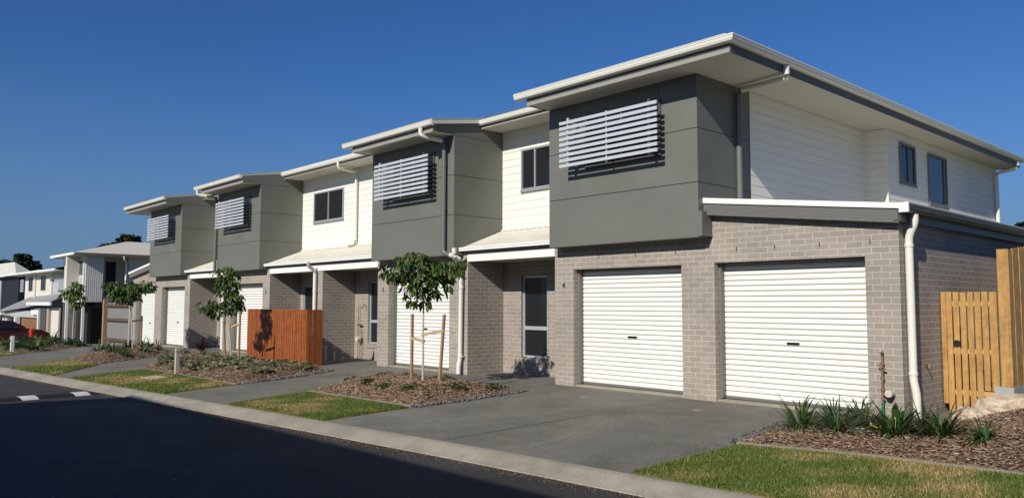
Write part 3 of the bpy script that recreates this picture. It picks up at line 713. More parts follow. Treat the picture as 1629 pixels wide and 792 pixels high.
    for fx in (.085, .5, .915):
        x = sx0+(sx1-sx0)*fx
        if fx == .5: q = MB().box(x-.012, x+.012, ys+.014, ys+.05, 4.0, 4.9)
        else:
            q = MB().box(x-.02, x+.02, ys+.014, ys+.055, 4.0, 4.93)
            for z in (4.08, 4.84): q.box(x-.02, x+.02, ys+.055, YB, z-.02, z+.02)
        q.build('bracket', 'dgrey' if fx > .6 else 'blade', scn)
    window(T, bx0+.95, bx1-.70, 4.0, 4.97, YB, 'slide', dz=.5, sill=False, gm='glass', fm='dgrey')
    # ---- recess upstairs window
    ww = {'4': (-8.58, -7.05), '3': (-14.9, -13.3), '2': (-18.17, -16.36), '1': (-24.8, -23.2)}[U['n']]
    if U['n'] == '3': ww = (-13.2, -12.6)
    win = window(T, ww[0], ww[1], 4.08, 5.02, WB-.014, 'slide', dz=.5 if U['n'] != '4' else .29, fm='frame')
    # ---- porch roof
    pr = MB(); za, zc = 2.765, 3.22; sx = (bx1 if rev else r0); ex = (r1 if rev else bx0)
    py = -.07
    n = int((ex-sx)/.19); 
    pr.quad((sx, py, za), (ex, py, za), (ex, WB, zc), (sx, WB, zc)); pr.quad((sx, WB, zc-.04), (ex, WB, zc-.04), (ex, py, za-.04), (sx, py, za-.04))
    for i in range(n+1):
        x = sx+.05+i*.19
        if x < ex-.03: pr.prism([(x-.012, py, za+.0005), (x, py, za+.014), (x+.012, py, za+.0005)], (0, WB-py-.02, (zc-za)*(WB-py-.02)/(WB-py)))
    pr.box(sx, ex, WB-.06, WB-.015, zc-.01, zc+.02)
    prf = fix_normals(pr.build('porch_roof', 'roofw', T))
    q = MB(); q.box(sx, ex, -.14, -.035, za-.075, za-.002); q.box(sx, ex, -.15, -.14, za-.03, za+.004); fix_normals(q.build('porch_gutter', 'white', prf))
    q = MB().box(sx+.02, ex, -.034, -.016, 2.628, 2.72); q.build('porch_fascia', 'fascia', prf)
    q = MB().box(p0+.0, p1, -.012, .09, 2.462, 2.625); q.build('porch_beam', 'white', prf)
    q = MB().box(p0, p1, .09, RB, 2.48, 2.50); q.build('porch_ceiling', 'soffit', prf)
        # ---- number
    nx = {'4': -6.2, '3': -12.45, '2': -19.05, '1': -25.72}[U['n']]
    digit(T, U['n'], nx, 1.90, 0, .115)
    # ---- rear mass
    m_ = MB(); m_.box(k0+.2, k1-.2, WB+.3, 13.0, 0, 2.9); m_.build('rear_wall', 'brick', T)
    m_ = MB(); m_.box(r0 if not rev else bx0, (bx1-.02) if not rev else r1, WB+.35, 13.1, 2.9, ZS+.15); m_.build('upper_rear_wall', 'board', T)
    U['T'] = T

# ---- unit 4 extras: long side wall, side garage, pipes
T4 = UNITS[0]['T']
b = MB(); boards(b, 1.29, 5.98, 2.617, ZS, -2.945, 'y', 1); boards(b, -2.945, -2.505, 2.617, ZS, 5.98, 'x', -1); boards(b, 5.98, 13.22, 2.617, ZS, -2.505, 'y', 1)
b.box(-3.2, -2.947, 1.3, 6.0, 2.6, ZS+.1); b.box(-3.2, -2.507, 6.002, 13.218, 2.6, ZS+.1)
b.box(-2.96, -2.915, 5.935, 5.967, 2.62, ZS); b.box(-2.52, -2.478, 5.95, 5.995, 2.62, ZS)
b.build('side_weatherboard_wall', 'board', T4)
w1 = window(T4, 6.60, 7.46, 4.17, 5.05, -2.493, 'slide', axis='y', sgn=1, fm='fascia', gm='glass', dz=.55)
w2 = window(T4, 8.22, 9.38, 3.85, 5.03, -2.493, 'slide', axis='y', sgn=1, fm='fascia', gm='glassb', dz=.86)
pipe(T4, [(-1.93, .72, 5.36), (-1.93, .72, 5.15), (-2.80, .84, 5.17)], 'pipe', .052, 'downpipe_arm')
pipe(T4, [(-2.80, .84, 5.19), (-2.875, .84, 5.13), (-2.875, .84, 3.1)], 'pipegrey', .05, clips=(3.35, 4.7))
pipe(T4, [(-1.93, 13.0, 5.36), (-1.93, 13.0, 5.18), (-2.42, 12.95, 5.10), (-2.42, 12.95, 2.6)], 'pipe', .05)
# side garage
zb = -.06; d0, d1 = -2.86, -.455
g = MB()
wallgrid(g, -2.90, 0, 0, .24, zb, 2.617, [(d0, d1, zb-.1, 2.20)])
g.prism([(-2.90, 0, 2.617), (0, 0, 2.617), (0, 0, 2.66), (-2.90, 0, 3.03)], (0, .24, 0))
g.box(-.24, 0, .24, 9.5, zb, 2.66)
g.build('garage_brick_wall', 'brick', T4)
roller(T4, d0+.03, d1-.03, .03, 2.20, .25, '5')
MB().box(d0, d1, .04, .40, zb, .03).build('door_threshold', 'kerb', T4)
rf = MB(); A = (-2.93, -.14, 3.20); 
rf.prism([(-2.93, -.14, 3.185), (.20, -.14, 2.815), (.20, -.14, 2.855), (-2.93, -.14, 3.225)], (0, 9.8, 0))
gr = fix_normals(rf.build('garage_roof', 'roofw', T4))
q = MB(); q.prism([(-2.94, -.175, 3.155), (.10, -.175, 2.80), (.10, -.175, 2.875), (-2.94, -.175, 3.240)], (0, .16, 0)); fix_normals(q.build('barge_capping', 'white', gr))
q = MB()
for i in range(5):
    z0 = -.038*i; q.prism([(-2.94, -.150+.0, 3.155+z0-.030), (.06, -.150, 2.803+z0-.030), (.06, -.150, 2.803+z0), (-2.94, -.150, 3.155+z0)], (0, .03, 0))
    q.prism([(-2.94, -.1455, 3.155+z0-.038), (.06, -.1455, 2.803+z0-.038), (.06, -.1455, 2.803+z0-.030), (-2.94, -.1455, 3.155+z0-.030)], (0, .018, 0))
q.prism([(-2.90, -.12, 2.985), (.0, -.12, 2.645), (.0, -.12, 2.66), (-2.90, -.12, 3.0)], (0, .12, 0))
fix_normals(q.build('barge_board', 'fascia', gr))
q = MB(); gutter(q, (.09, -.17, 2.862), (.09, 9.6, 2.862), (1, 0, 0)); gt = fix_normals(q.build('garage_gutter', 'pipegrey', gr))
MB().box(.072, .088, -.15, 9.6, 2.64, 2.80).build('garage_fascia', 'dgrey', gr)
MB().box(.190, .214, -.17, 9.6, 2.863, 2.875).build('gutter_lip', 'gutter', gt)
MB().box(.09, .214, -.20, -.172, 2.745, 2.875).build('end_cap', 'white', gt)
MB().box(.0, .072, -.15, 9.6, 2.64, 2.652).build('garage_soffit', 'fascia', gr)
MB().box(-2.944, -2.875, -.296, -.02, 2.62, 3.02).build('corner_trim', 'fascia', T4)
pipe(T4, [(.15, .16, 2.74), (.15, .16, 2.62), (.065, .17, 2.45), (.065, .17, .52), (.10, .17, .36), (.10, .17, .03)], 'pipe', .052, clips=(2.33, .62))
# unit 1 side garage (mirror)
T1 = UNITS[3]['T']; zb = base(-31)-.06; gx = -32.15; d0, d1 = -31.68, -29.26
g = MB(); wallgrid(g, gx, -29.2, 0, .24, zb, 2.617, [(d0, d1, zb-.1, 2.1)])
g.prism([(gx, 0, 2.617), (-29.2, 0, 2.617), (-29.2, 0, 3.03), (gx, 0, 2.66)], (0, .24, 0)); g.box(gx, gx+.24, .24, 9, zb, 2.66)
g.build('garage_brick_wall', 'brick', T1); roller(T1, d0+.03, d1-.03, base(-30.5)+.04, 2.1, .25, '0')
rf = MB(); rf.prism([(-29.15, -.14, 3.185), (gx-.2, -.14, 2.815), (gx-.2, -.14, 2.855), (-29.15, -.14, 3.225)], (0, 9.5, 0)); gr = fix_normals(rf.build('garage_roof', 'roofw', T1))
q = MB(); q.prism([(-29.14, -.175, 3.155), (gx-.12, -.175, 2.80), (gx-.12, -.175, 2.885), (-29.14, -.175, 3.245)], (0, .16, 0)); fix_normals(q.build('barge_capping', 'white', gr))
q = MB(); q.prism([(-29.14, -.15, 2.985), (gx-.06, -.15, 2.64), (gx-.06, -.15, 2.80), (-29.14, -.15, 3.155)], (0, .14, 0)); fix_normals(q.build('barge_board', 'fascia', gr))
# unit 3 pipes
T3 = UNITS[1]['T']; T2 = UNITS[2]['T']
pipe(T3, [(-9.62, -.93, 5.37), (-9.62, -.93, 5.20), (-9.50, -.42, 5.14)], 'pipe', .05, 'downpipe_arm')
pipe(T3, [(-9.50, -.44, 5.16), (-9.50, -.37, 5.08), (-9.50, -.37, 2.66), (-9.34, -.33, 2.60)], 'pipegrey', .05, clips=(3.6, 4.6))
pipe(T3, [(-9.34, -.33, 2.60), (-9.30, -.30, 2.60), (-9.22, -.08, 2.50), (-9.25, -.08, .35), (-9.25, -.12, .20), (-9.25, -.12, .02)], 'pipe', .05, clips=(.4, 1.9))
pipe(T3, [(-9.08, -.40, 2.74), (-9.08, -.40, 2.55), (-9.20, -.20, 2.46)], 'pipe', .05, 'downpipe_arm')
pipe(T3, [(-15.50, .42, 5.62), (-15.50, .42, 5.40), (-15.56, 1.06, 5.37), (-15.56, 1.06, 3.30), (-15.95, 1.0, 3.26)], 'pipe', .042, clips=(4.2,))
pipe(T3, [(-15.75, -.34, 2.72), (-15.75, -.34, 2.62), (-15.80, -.08, 2.45), (-15.80, -.08, .05)], 'pipe', .05, clips=(1.9,))
pipe(T2, [(-22.50, -.93, 5.37), (-22.50, -.93, 5.22), (-22.28, -.42, 5.14)], 'pipe', .05, 'downpipe_arm')
pipe(T2, [(-22.28, -.42, 5.16), (-22.26, -.36, 5.08), (-22.26, -.36, 2.62)], 'pipegrey', .05)
pipe(T2, [(-22.12, -.10, 2.50), (-22.12, -.10, -.0)], 'pipe', .055)

# ------------------------------------------------------------------ building across the road (casts the shadow on the road)
B = thing('townhouse', 'townhouse block across the road behind the viewer, its roof shading the asphalt', 'townhouse', (5, -20, -.2))
wallgrid(MB(), -9.2, 24, -16.45, -16.2, -.4, 5.5, []).build('brick_wall', 'brick', B)
MB().box(-9.2, -8.95, -26, -16.45, -.4, 5.5).build('side_wall', 'brick', B)
MB().box(23.7, 24, -26, -16.45, -.4, 5.5).build('side_wall', 'brick', B)
fix_normals(MB().prism([(-9.65, -15.50, 5.58), (-9.65, -21.5, 6.5), (-9.65, -27.3, 5.5), (-9.65, -27.3, 5.4), (-9.65, -21.5, 6.4), (-9.65, -15.50, 5.46)], (36, .95, 0)).build('roof', 'roofg', B))
for i in range(5):
    x = -7+i*6.2
    window(B, x, x+1.8, 3.4, 4.6, -16.2, 'slide', sgn=1)
    MB().box(x, x+2.4, -16.2, -16.17, -.2, 2.1).build('garage_door', 'door', B)

# ------------------------------------------------------------------ leaves and trees
LF_V = [(0,0,0),(.35,.5,-.02),(.75,.38,-.16),(1,0,-.34),(.75,-.38,-.16),(.35,-.5,-.02),(.5,0,-.10)]
LF_F = [(0,1,2,6),(6,2,3,4),(0,6,4,5)]
def to_child(o, parent):
    o.data.transform(Matrix.Translation(-parent.location)); o.parent = parent; return o
def make_tree(loc, trunk, lobes, nclus, leaf_len, label, group='young staked street trees', leaf_w=.34, dark=1.0, trunk_r=.022, per=(5, 8)):
    T = thing('young_tree', label, 'tree', loc, group); lx, ly, lz = loc
    RT = np.array([.675, .738, 0]); FW = np.array([-.738, .675, 0])
    def W(s, d, z): return np.array([lx, ly, 0])+RT*s+FW*d+np.array([0, 0, z])
    tb = MB(); pts = [W(s, d, z) for s, d, z in trunk]; n = len(pts)
    tb.tube([tuple(p) for p in pts], [trunk_r*(1-.45*i/(n-1)) for i in range(n)], 8)
    tb.build('trunk', 'trunk', T, smooth=True)
    br = MB(); P = []; D = []
    top = pts[-1]; tot = sum(l[6] for l in lobes)
    for (s, d, z, rs, rd, rz_, wgt) in lobes:
        c = W(s, d, z); k = int(nclus*wgt/tot)
        mid = (top+c)/2+np.array([0, 0, .05])
        br.tube([tuple(top-np.array([0, 0, .05])), tuple(mid), tuple(c)], .011, 6, r_end=.005)
        for i in range(k):
            v = np.random.normal(size=3); v /= np.linalg.norm(v); rr = np.random.uniform(.45, 1.05)**.6
            if np.random.rand() < .18: rr *= 1.28
            p = c+RT*v[0]*rs*rr+FW*v[1]*rd*rr+np.array([0, 0, v[2]*rz_*rr])
            if i % 3 == 0: br.tube([tuple(mid*.3+c*.7), tuple((c+p)/2+np.array([0, 0, .03])), tuple(p)], .005, 4, r_end=.0025)
            P.append(p); D.append(RT*v[0]+FW*v[1]+np.array([0, 0, v[2]*.5]))
    br.build('branches', 'trunk', T)
    AP = []; YW = []; TL = []; RL = []; SC = []; CC = []
    for p, d in zip(P, D):
        k = random.randint(*per); b0 = math.atan2(d[1], d[0]); ct = np.random.uniform(0, 1)
        for j in range(k):
            AP.append(p+np.random.normal(0, .02, 3)); YW.append(b0+np.random.normal(0, 1.1)); TL.append(np.random.uniform(.0, 1.3)); RL.append(np.random.normal(0, .5))
            L_ = leaf_len*np.random.uniform(.65, 1.2); SC.append((L_, L_*leaf_w, L_))
            t = min(1, max(0, ct*.6+np.random.uniform(0, .45)))**1.5
            CC.append(np.array([.022, .058, .012])*(1-t)*dark+np.array([.13, .20, .035])*t*dark)
    o = bulk('crown', LF_V, LF_F, np.array(AP), rotm(np.array(YW), np.array(TL), np.array(RL)), np.array(SC), np.array(CC), 'leaf')
    to_child(o, T); return T
def stake(x, y, lean, h, label, tie=None, r=.022):
    z = gz(x, y); RTx, RTy = .675, .738
    T = thing('tree_stake', label, 'stake', (x, y, z), 'stakes of the young trees')
    dx, dy = RTx*lean, RTy*lean
    fix_normals(MB().prism([(x-r, y-r, z-.05), (x+r, y-r, z-.05), (x+r, y+r, z-.05), (x-r, y+r, z-.05)], (dx, dy, h)).build('post', 'stake', T))
    if tie:
        tx, ty, tz, hz_ = tie
        f = (hz_-z)/h; a = Vector((x+dx*f, y+dy*f, hz_)); b = Vector((tx, ty, tz))
        m = MB(); 
        for off in (.02, -.02):
            o = (b-a).cross(Vector((0, 0, 1))).normalized()*off
            m.prism([a+o+Vector((0,0,-.024)), a+o+Vector((0,0,.024)), a+o*1.2+Vector((0,0,.024)), a+o*1.2+Vector((0,0,-.024))], b-a)
        for c in (a, b):
            m.tube([c+Vector((0,0,-.022)), c+Vector((0,0,.022))], .036, 8)
        fix_normals(m.build('tie', 'tie', T))
# tree in front of garage 3
T = (-7.40, -2.42)
make_tree((T[0], T[1], bedz('BED4', *T)-.02), [(0, 0, .1), (.0, 0, .6), (-.005, 0, 1.1), (0, 0, 1.5), (-.02, 0, 1.9)],
 [(-.08, 0, 2.12, .38, .42, .34, 5), (-.52, .05, 2.14, .27, .28, .15, 2.0), (.38, 0, 2.18, .30, .32, .22, 3), (-.10, 0, 1.68, .24, .26, .22, 2), (.26, -.1, 1.88, .22, .26, .2, 1.5), (-.20, 0, 2.34, .26, .26, .13, 1.5)],
 235, .14, 'young broad-crowned tree tied between two stakes, in front of roller door 3')
stake(-7.75, -2.42, .0, 1.47, 'left straight stake of the tree in front of roller door 3', (T[0], T[1], .86, .90))
stake(-6.93, -2.42, .09, 1.47, 'leaning right stake of the tree in front of roller door 3', (T[0], T[1], .98, 1.06))
# tree left of the orange screen
T = (-15.97, -2.35); z0 = bedz('BED3', *T)-.03
make_tree((T[0], T[1], z0), [(0, 0, z0), (-.03, 0, .5), (-.10, 0, 1.0), (-.14, 0, 1.4), (-.15, 0, 2.1)],
 [(-.22, 0, 2.34, .27, .26, .14, 2.2), (-.16, 0, 2.02, .26, .28, .24, 3), (-.02, 0, 1.70, .29, .3, .30, 4), (-.62, 0, 1.52, .29, .25, .13, 1.8), (-.40, 0, 1.36, .28, .25, .18, 2.2), (.05, 0, 1.45, .2, .25, .16, 1.5)],
 200, .14, 'young narrow tree with a low left branch, just left of the orange timber screen')
stake(-16.14, -2.42, -.09, 1.22, 'stake crossing the trunk of the tree left of the orange screen')
stake(-15.50, -2.35, .0, 1.49, 'taller right stake between the tree and the orange screen', (T[0], T[1], .93, 1.02))
# tree before the leftmost garage doors
T = (-24.24, -2.30); z0 = bedz('BED2', *T)-.03
make_tree((T[0], T[1], z0), [(0, 0, z0), (-.03, 0, .6), (-.12, 0, 1.25), (-.16, 0, 1.6)],
 [(-.18, 0, 2.02, .46, .42, .26, 5), (-.72, 0, 2.14, .30, .3, .18, 2.4), (.36, 0, 2.16, .30, .3, .18, 2), (-.22, 0, 1.72, .36, .35, .18, 2.5), (-.46, 0, 1.90, .33, .3, .2, 2)],
 240, .155, 'young wide flat-crowned tree in front of the leftmost roller door')
stake(-24.45, -1.97, .0, 1.30, 'stake right of the tree before the leftmost roller door', (T[0]-.05, T[1]-.05, .93, .97))
# slim tree before the neighbouring house
T = (-38.6, -.75); z0 = gz(*T)
make_tree((T[0], T[1], z0), [(0, 0, z0), (.0, 0, .5), (.02, 0, 1.3), (.0, 0, 2.1)],
 [(.05, 0, 2.35, .30, .3, .26, 2.6), (-.15, 0, 1.98, .45, .4, .22, 2.6), (.2, 0, 1.75, .42, .35, .24, 2.2), (-.1, 0, 1.4, .22, .2, .2, .5)],
 105, .25, 'slim light-trunked young tree in front of the neighbouring battened house', leaf_w=.24, dark=1.4, trunk_r=.035)

# ------------------------------------------------------------------ strappy plants
def blade_tuft(x, y, z, n, ln, wd, label, cat='plant', group=None, up=.75, col=((.018,.05,.012),(.075,.14,.03)), name='strappy_plant'):
    mb = MB(); cols = []
    for i in range(n):
        a = random.uniform(0, 2*math.pi); L_ = ln*random.uniform(.55, 1.15); e = random.uniform(.3, 1.9)*up; r0 = random.uniform(0, .09)*ln/.45
        px, py, pz = x+math.cos(a)*r0, y+math.sin(a)*r0, z-.02; hd = (math.cos(a), math.sin(a)); sd = (-hd[1], hd[0]); ang = math.pi/2-(random.random()**.6)*1.25*up/.75
        c = random.random()**1.3; cc = [col[0][k]*(1-c)+col[1][k]*c for k in range(3)]
        if random.random() < .07: cc = [.22, .17, .07]
        k = 6; i0 = len(mb.v); curve = e*2.0/k*random.uniform(.7, 1.3)
        for j in range(k+1):
            w_ = wd*(.75+.5*math.sin(j/k*math.pi)) if j < k else wd*.06
            mb.v += [(px+sd[0]*w_/2, py+sd[1]*w_/2, pz), (px-sd[0]*w_/2, py-sd[1]*w_/2, pz)]; cols += [(*cc, 1)]*2
            if j < k:
                s = L_/k; px += hd[0]*math.cos(ang)*s; py += hd[1]*math.cos(ang)*s; pz += math.sin(ang)*s; ang -= curve*(.5+j/k)
                mb.f.append((i0+2*j, i0+2*j+1, i0+2*j+3, i0+2*j+2))
    o = mb.build(name, 'leaf', loc=(x, y, z), smooth=False, cols=cols)
    return tag(o, label, cat, group)
def leafy(x, y, z, n, r, h, ll, label, group=None, col=((.02,.055,.015),(.10,.15,.04)), name='groundcover_plant', cat='plant', ww=.5):
    P = np.random.normal(0, 1, (n, 3)); P /= np.linalg.norm(P, axis=1)[:, None]; P *= np.random.uniform(.3, 1, (n, 1))
    P = P*np.array([r, r, h*.8]); P[:, 2] = np.abs(P[:, 2]); P += np.array([x, y, z])
    s = np.random.uniform(.6, 1.2, n)*ll; t = np.random.rand(n, 1)**1.3
    C = np.array(col[0])*(1-t)+np.array(col[1])*t
    o = bulk(name, LF_V, LF_F, P, rotm(np.random.rand(n)*6.28, np.random.uniform(-.7, .5, n), np.random.normal(0, .5, n)), np.stack([s, s*ww, s], 1), C, 'leaf')
    o.data.transform(Matrix.Translation((-x, -y, -z))); o.location = (x, y, z)
    return tag(o, label, cat, group)
G5 = 'strappy plants in the bed by the right corner'
blade_tuft(-.60, -1.62, bedz('BED5', -.60, -1.62), 146, 0.51, 0.013, 'leftmost grassy clump of the right bed, arching over the driveway', 'grass plant', G5)
blade_tuft(-.50, -.95, bedz('BED5', -.50, -.95), 136, 0.45, 0.012, 'grassy clump against the right roller door, behind the leftmost clump', 'grass plant', G5)
blade_tuft(-.05, -.98, bedz('BED5', -.05, -.98), 117, 0.41, 0.011, 'grassy clump below the brick pier, left of the water meter', 'grass plant', G5)
blade_tuft(-.18, -1.55, bedz('BED5', -.18, -1.55), 165, 0.46, 0.012, 'dense grassy clump left of the yellow and black litter', 'grass plant', G5)
blade_tuft(.42, -1.38, bedz('BED5', .42, -1.38), 146, 0.47, 0.014, 'grassy clump in front of the broad-leaved plant', 'grass plant', G5)
blade_tuft(.42, -.55, bedz('BED5', .42, -.55), 78, 0.37, 0.011, 'small grassy clump at the foot of the cream downpipe', 'grass plant', G5)
blade_tuft(.90, -1.30, bedz('BED5', .90, -1.30), 117, 0.50, 0.015, 'upright grassy clump between downpipe and boulders', 'grass plant', G5, up=.62)
blade_tuft(1.36, -1.42, bedz('BED5', 1.36, -1.42), 117, 0.32, 0.015, 'low rightmost grassy clump below the boulders', 'grass plant', G5, up=.95)
blade_tuft(-.32, -.62, bedz('BED5', -.32, -.62), 114, 0.42, .013, 'grassy clump touching the right roller door near the brick pier', 'grass plant', G5)
blade_tuft(.62, -1.05, bedz('BED5', .62, -1.05), 80, 0.35, .013, 'thin grassy clump in front of the paving by the gate', 'grass plant', G5)
blade_tuft(.33, -1.10, bedz('BED5', .33, -1.10), 11, 0.39, .065, 'broad-leaved plant beside the cream downpipe', 'plant', None, up=.38, col=((.02,.06,.012),(.06,.12,.03)), name='broad_leaved_plant')
for x, y in [(-9.2, -2.75), (-8.85, -2.3), (-8.3, -2.1), (-8.3, -3.0), (-7.7, -3.0), (-7.0, -2.95), (-6.6, -2.3), (-6.45, -1.6), (-7.8, -1.8), (-7.25, -2.0), (-6.6, -1.3)]:
    leafy(x, y, bedz('BED4', x, y), 95, .20, .13, .075, 'small low green plant in the bark bed in front of garage 3', 'low plants in the bed in front of garage 3')
for x, y in [(-18.61, -3.12), (-19.9, -2.45), (-19.3, -2.32), (-16.86, -3.04), (-15.38, -3.39), (-16.12, -2.94), (-17.34, -2.3), (-14.89, -3.05), (-15.6, -2.6), (-14.28, -2.99), (-13.22, -3.25), (-14.59, -2.5), (-13.45, -2.77), (-12.4, -3.18), (-13.7, -2.26), (-14.6, -1.65), (-13.61, -1.85), (-15.4, -1.7), (-13.0, -1.7), (-19.14, -1.75), (-20.3, -1.42), (-16.3, -1.8), (-15.9, -3.75), (-18.2, -1.6), (-16.9, -1.75), (-18.9, -2.7), (-17.8, -3.2), (-17.2, -3.6), (-16.3, -3.5), (-15.9, -2.5), (-15.2, -2.2), (-14.2, -3.4), (-13.9, -3.0), (-12.9, -2.6), (-12.7, -2.0), (-14.1, -1.9), (-18.4, -2.0), (-14.9, -3.6)]:
    leafy(x, y, bedz('BED3', x, y), 85, .27, .19, .10, 'pale leafy groundcover plant in the bark bed by the orange screen', 'pale plants in the bed by the orange screen', col=((.05,.085,.03),(.30,.32,.17)), ww=.6)
for i, (x, y) in enumerate([(-25.23, -2.9), (-22.9, -3.3), (-23.55, -2.91), (-24.96, -2.2), (-22.75, -2.41), (-25.67, -1.3), (-23.95, -1.59), (-27.3, -1.0), (-21.6, -3.3), (-24.4, -3.3)]):
    blade_tuft(x, y, bedz('BED2', x, y), 45, .45, .03, 'dark strappy plant in the bark bed before the leftmost roller doors', 'plant', 'strappy plants in the bed before the leftmost doors')
for i, (x, y) in enumerate([(-33.5, -3.6), (-35.2, -2.9), (-36.5, -2.6), (-38.2, -1.7), (-39.6, -1.2), (-34.4, -3.0), (-37.4, -3.2), (-39.5, -3.3), (-36.0, -1.5), (-41.0, -2.2), (-35.3, -1.2), (-41.5, -3.7), (-33.0, -4.2), (-30.6, -3.9)]):
    z = bedz('BED1', x, y)
    if i % 2: blade_tuft(x, y, z, 60, .85, .05, 'tall strappy plant in the farthest left garden bed', 'plant', 'strappy plants in the farthest left bed', col=((.02,.05,.012),(.12,.17,.04)))
    else: leafy(x, y, z, 160, .45, .45, .16, 'low green shrub in the farthest left garden bed', 'shrubs in the farthest left bed', name='shrub', cat='shrub', col=((.02,.05,.012),(.07,.12,.03)))
cz = -.08
T = thing('cordyline', 'dark red spiky plant at the porch of the leftmost townhouse', 'plant', (-19.55, -1.75, bedz('BED3', -19.55, -1.75)))
c = blade_tuft(-19.55, -1.75, bedz('BED3', -19.55, -1.75)+.18, 60, .48, .035, '', name='foliage', up=.7, col=((.025,.006,.010),(.075,.014,.022)))
for k in ('label', 'category'): del c[k]
c.location = (0, 0, .18); c.parent = T
MB().tube([(-19.55, -1.75, -.15), (-19.55, -1.75, .26)], .03, 6).build('stem', 'darktrunk', T)

# ------------------------------------------------------------------ orange screen
X0, X1, Y0, Y1, ZT = -17.53, -14.0, -1.25, -.80, 1.385
T = thing('timber_screen', 'orange stained batten screen around the bin space in front of porch 2', 'screen', ((X0+X1)/2, Y0, -.05))
def battens(a, b, fixed, axis, name):
    m = MB(); p = .0675; n = int(abs(b-a)/p); p = abs(b-a)/n
    for i in range(n):
        u0 = a+i*p+.0065; u1 = a+(i+1)*p-.0065; t = random.uniform(0, .012)
        if axis == 'x': m.box(u0, u1, fixed-t, fixed+.019, -.06, ZT+random.uniform(-.004, .004))
        else: m.box(fixed-.019, fixed+t, u0, u1, -.06, ZT+random.uniform(-.004, .004))
    return m.build(name, 'merbau', T)
battens(X0, X1-.0, Y0, 'x', 'front_panel'); battens(Y0+.021, Y1, X1, 'y', 'side_panel')
q = battens(Y0+.021, Y1, X0+.02, 'y', 'side_panel')
for z in (.15, .7, 1.25): MB().box(X0+.02, X1-.02, Y0+.02, Y0+.06, z-.03, z+.03).build('rail', 'merbau', T)
for x in (X0+.05, -15.8, X1-.06): MB().box(x-.04, x+.04, Y0+.061, Y0+.14, -.1, 1.33).build('post', 'merbau', T)

# ------------------------------------------------------------------ gate and fence at the right end
GY = 1.387
T = thing('timber_gate', 'light pine paling gate with a black round latch hole beside the brick wall', 'gate', (.4, GY, 0))
m = MB().box(.025, .085, GY-.01, GY+.07, .135, 1.72).build('hinge_post', 'pine', T)
xs_ = [(.095, .170), (.188, .262), (.280, .354), (.372, .446), (.464, .538), (.556, .630), (.648, .74)]
m = MB()
for i, (a, b) in enumerate(xs_): m.box(a, b, GY-.02, GY-.002+.0, .008 if i < 5 else .35, 1.72+random.uniform(-.006, .004))
m.build('palings', 'pine', T)
for z in (.30, .88, 1.55): MB().box(.09, .74, GY, GY+.04, z-.035, z+.035).build('rail', 'pinex', T)
MB().tube([(.222, GY-.024, .985), (.222, GY-.018, .985)], .052, 20).build('latch_hole', 'black', T)
T = thing('timber_fence', 'tall pine fence on a concrete base at the right edge', 'fence', (.85, GY+1, .3))
FZ = 2.30
m = MB().box(.765, .875, GY-.03, GY+.02, .42, FZ); m.build('end_board', 'pine', T)
MB().box(.877, .907, GY-.035, GY+.03, .42, FZ-.002).build('corner_board', 'pine', T)
m = MB()
for i in range(30):
    y = GY+.033+i*.15; m.box(.884, .904-(.0 if i % 2 else .006), y, y+.146, .42, FZ+.10*i*.15)
m.build('palings', 'pine', T)
MB().box(.78, .88, GY+.03, GY+4.4, .42, FZ-.05).build('backing', 'pine', T)
MB().box(.68, .915, GY-.045, GY+4.5, .15, .418).build('concrete_base', 'plinth', T)

def boulder(loc, sc, seed, label, rot=0):
    random.seed(seed); bm = bmesh.new(); bmesh.ops.create_icosphere(bm, subdivisions=4, radius=1)
    from mathutils import noise
    pl = [(Vector((random.gauss(0,1), random.gauss(0,1), random.gauss(0,1)*.9)).normalized(), random.uniform(.62, .85)) for _ in range(11)]+[(Vector((.05, -.1, 1)).normalized(), .7)]
    for v in bm.verts:
        for n_, d in pl:
            t = v.co.dot(n_)
            if t > d: v.co -= n_*(t-d)*.92
        v.co *= 1+.09*noise.noise(v.co*2.2+Vector((seed, 0, 0)))+.045*noise.noise(v.co*6)
    for v in bm.verts: v.co.z += .05*math.sin(v.co.z*9+v.co.x*2)
    bmesh.ops.scale(bm, vec=sc, verts=bm.verts)
    me = bpy.data.meshes.new('boulder'); bm.to_mesh(me); bm.free(); me.materials.append(Mt['sandstone'])
    o = bpy.data.objects.new('boulder', me); COL.objects.link(o); o.location = loc; o.rotation_euler = (0, 0, rot)
    return tag(o, label, 'boulder', 'sandstone boulders below the timber gate')
boulder((1.10, .62, .19), (.46, .40, .27), 3, 'largest sandstone boulder, flat topped, in front of the fence base', .9)
boulder((.80, .0, .10), (.21, .21, .21), 8, 'small rounded sandstone boulder nearest the gate', .4)
boulder((1.62, .95, .38), (.45, .32, .22), 12, 'sandstone boulder at the right edge beside the fence', .3)

# ------------------------------------------------------------------ taps and meters
T = thing('water_meter', 'brown water pipe with round beige meter on the right brick pier', 'meter', (-.235, -.06, 0))
MB().tube([(-.245, -.07, .20), (-.24, -.075, .5), (-.235, -.07, .92)], .016, 8).build('pipe', 'copper', T)
m = MB()
for z in (.28, .40, .55, .66, .75): m.tube([(-.24, -.07, z-.014), (-.24, -.07, z+.014)], .027, 6)
m.build('fittings', 'copper', T)
MB().tube([(-.235, -.07, .90), (-.235, -.12, .93), (-.225, -.15, .90)], .018, 8).build('spout', 'alu', T)
MB().tube([(-.29, -.09, .73), (-.18, -.11, .68)], .011, 8).build('handle', 'brass', T)
MB().tube([(-.245, -.07, -.05), (-.245, -.07, .24)], .020, 8).build('lower_pipe', 'greenp', T)
MB().tube([(-.14, -.05, .36), (-.14, -.15, .36)], .050, 16).build('meter_body', 'cream2', T, bevel=.006)
MB().tube([(-.24, -.07, .34), (-.14, -.07, .34)], .018, 8).build('meter_arm', 'copper', T)
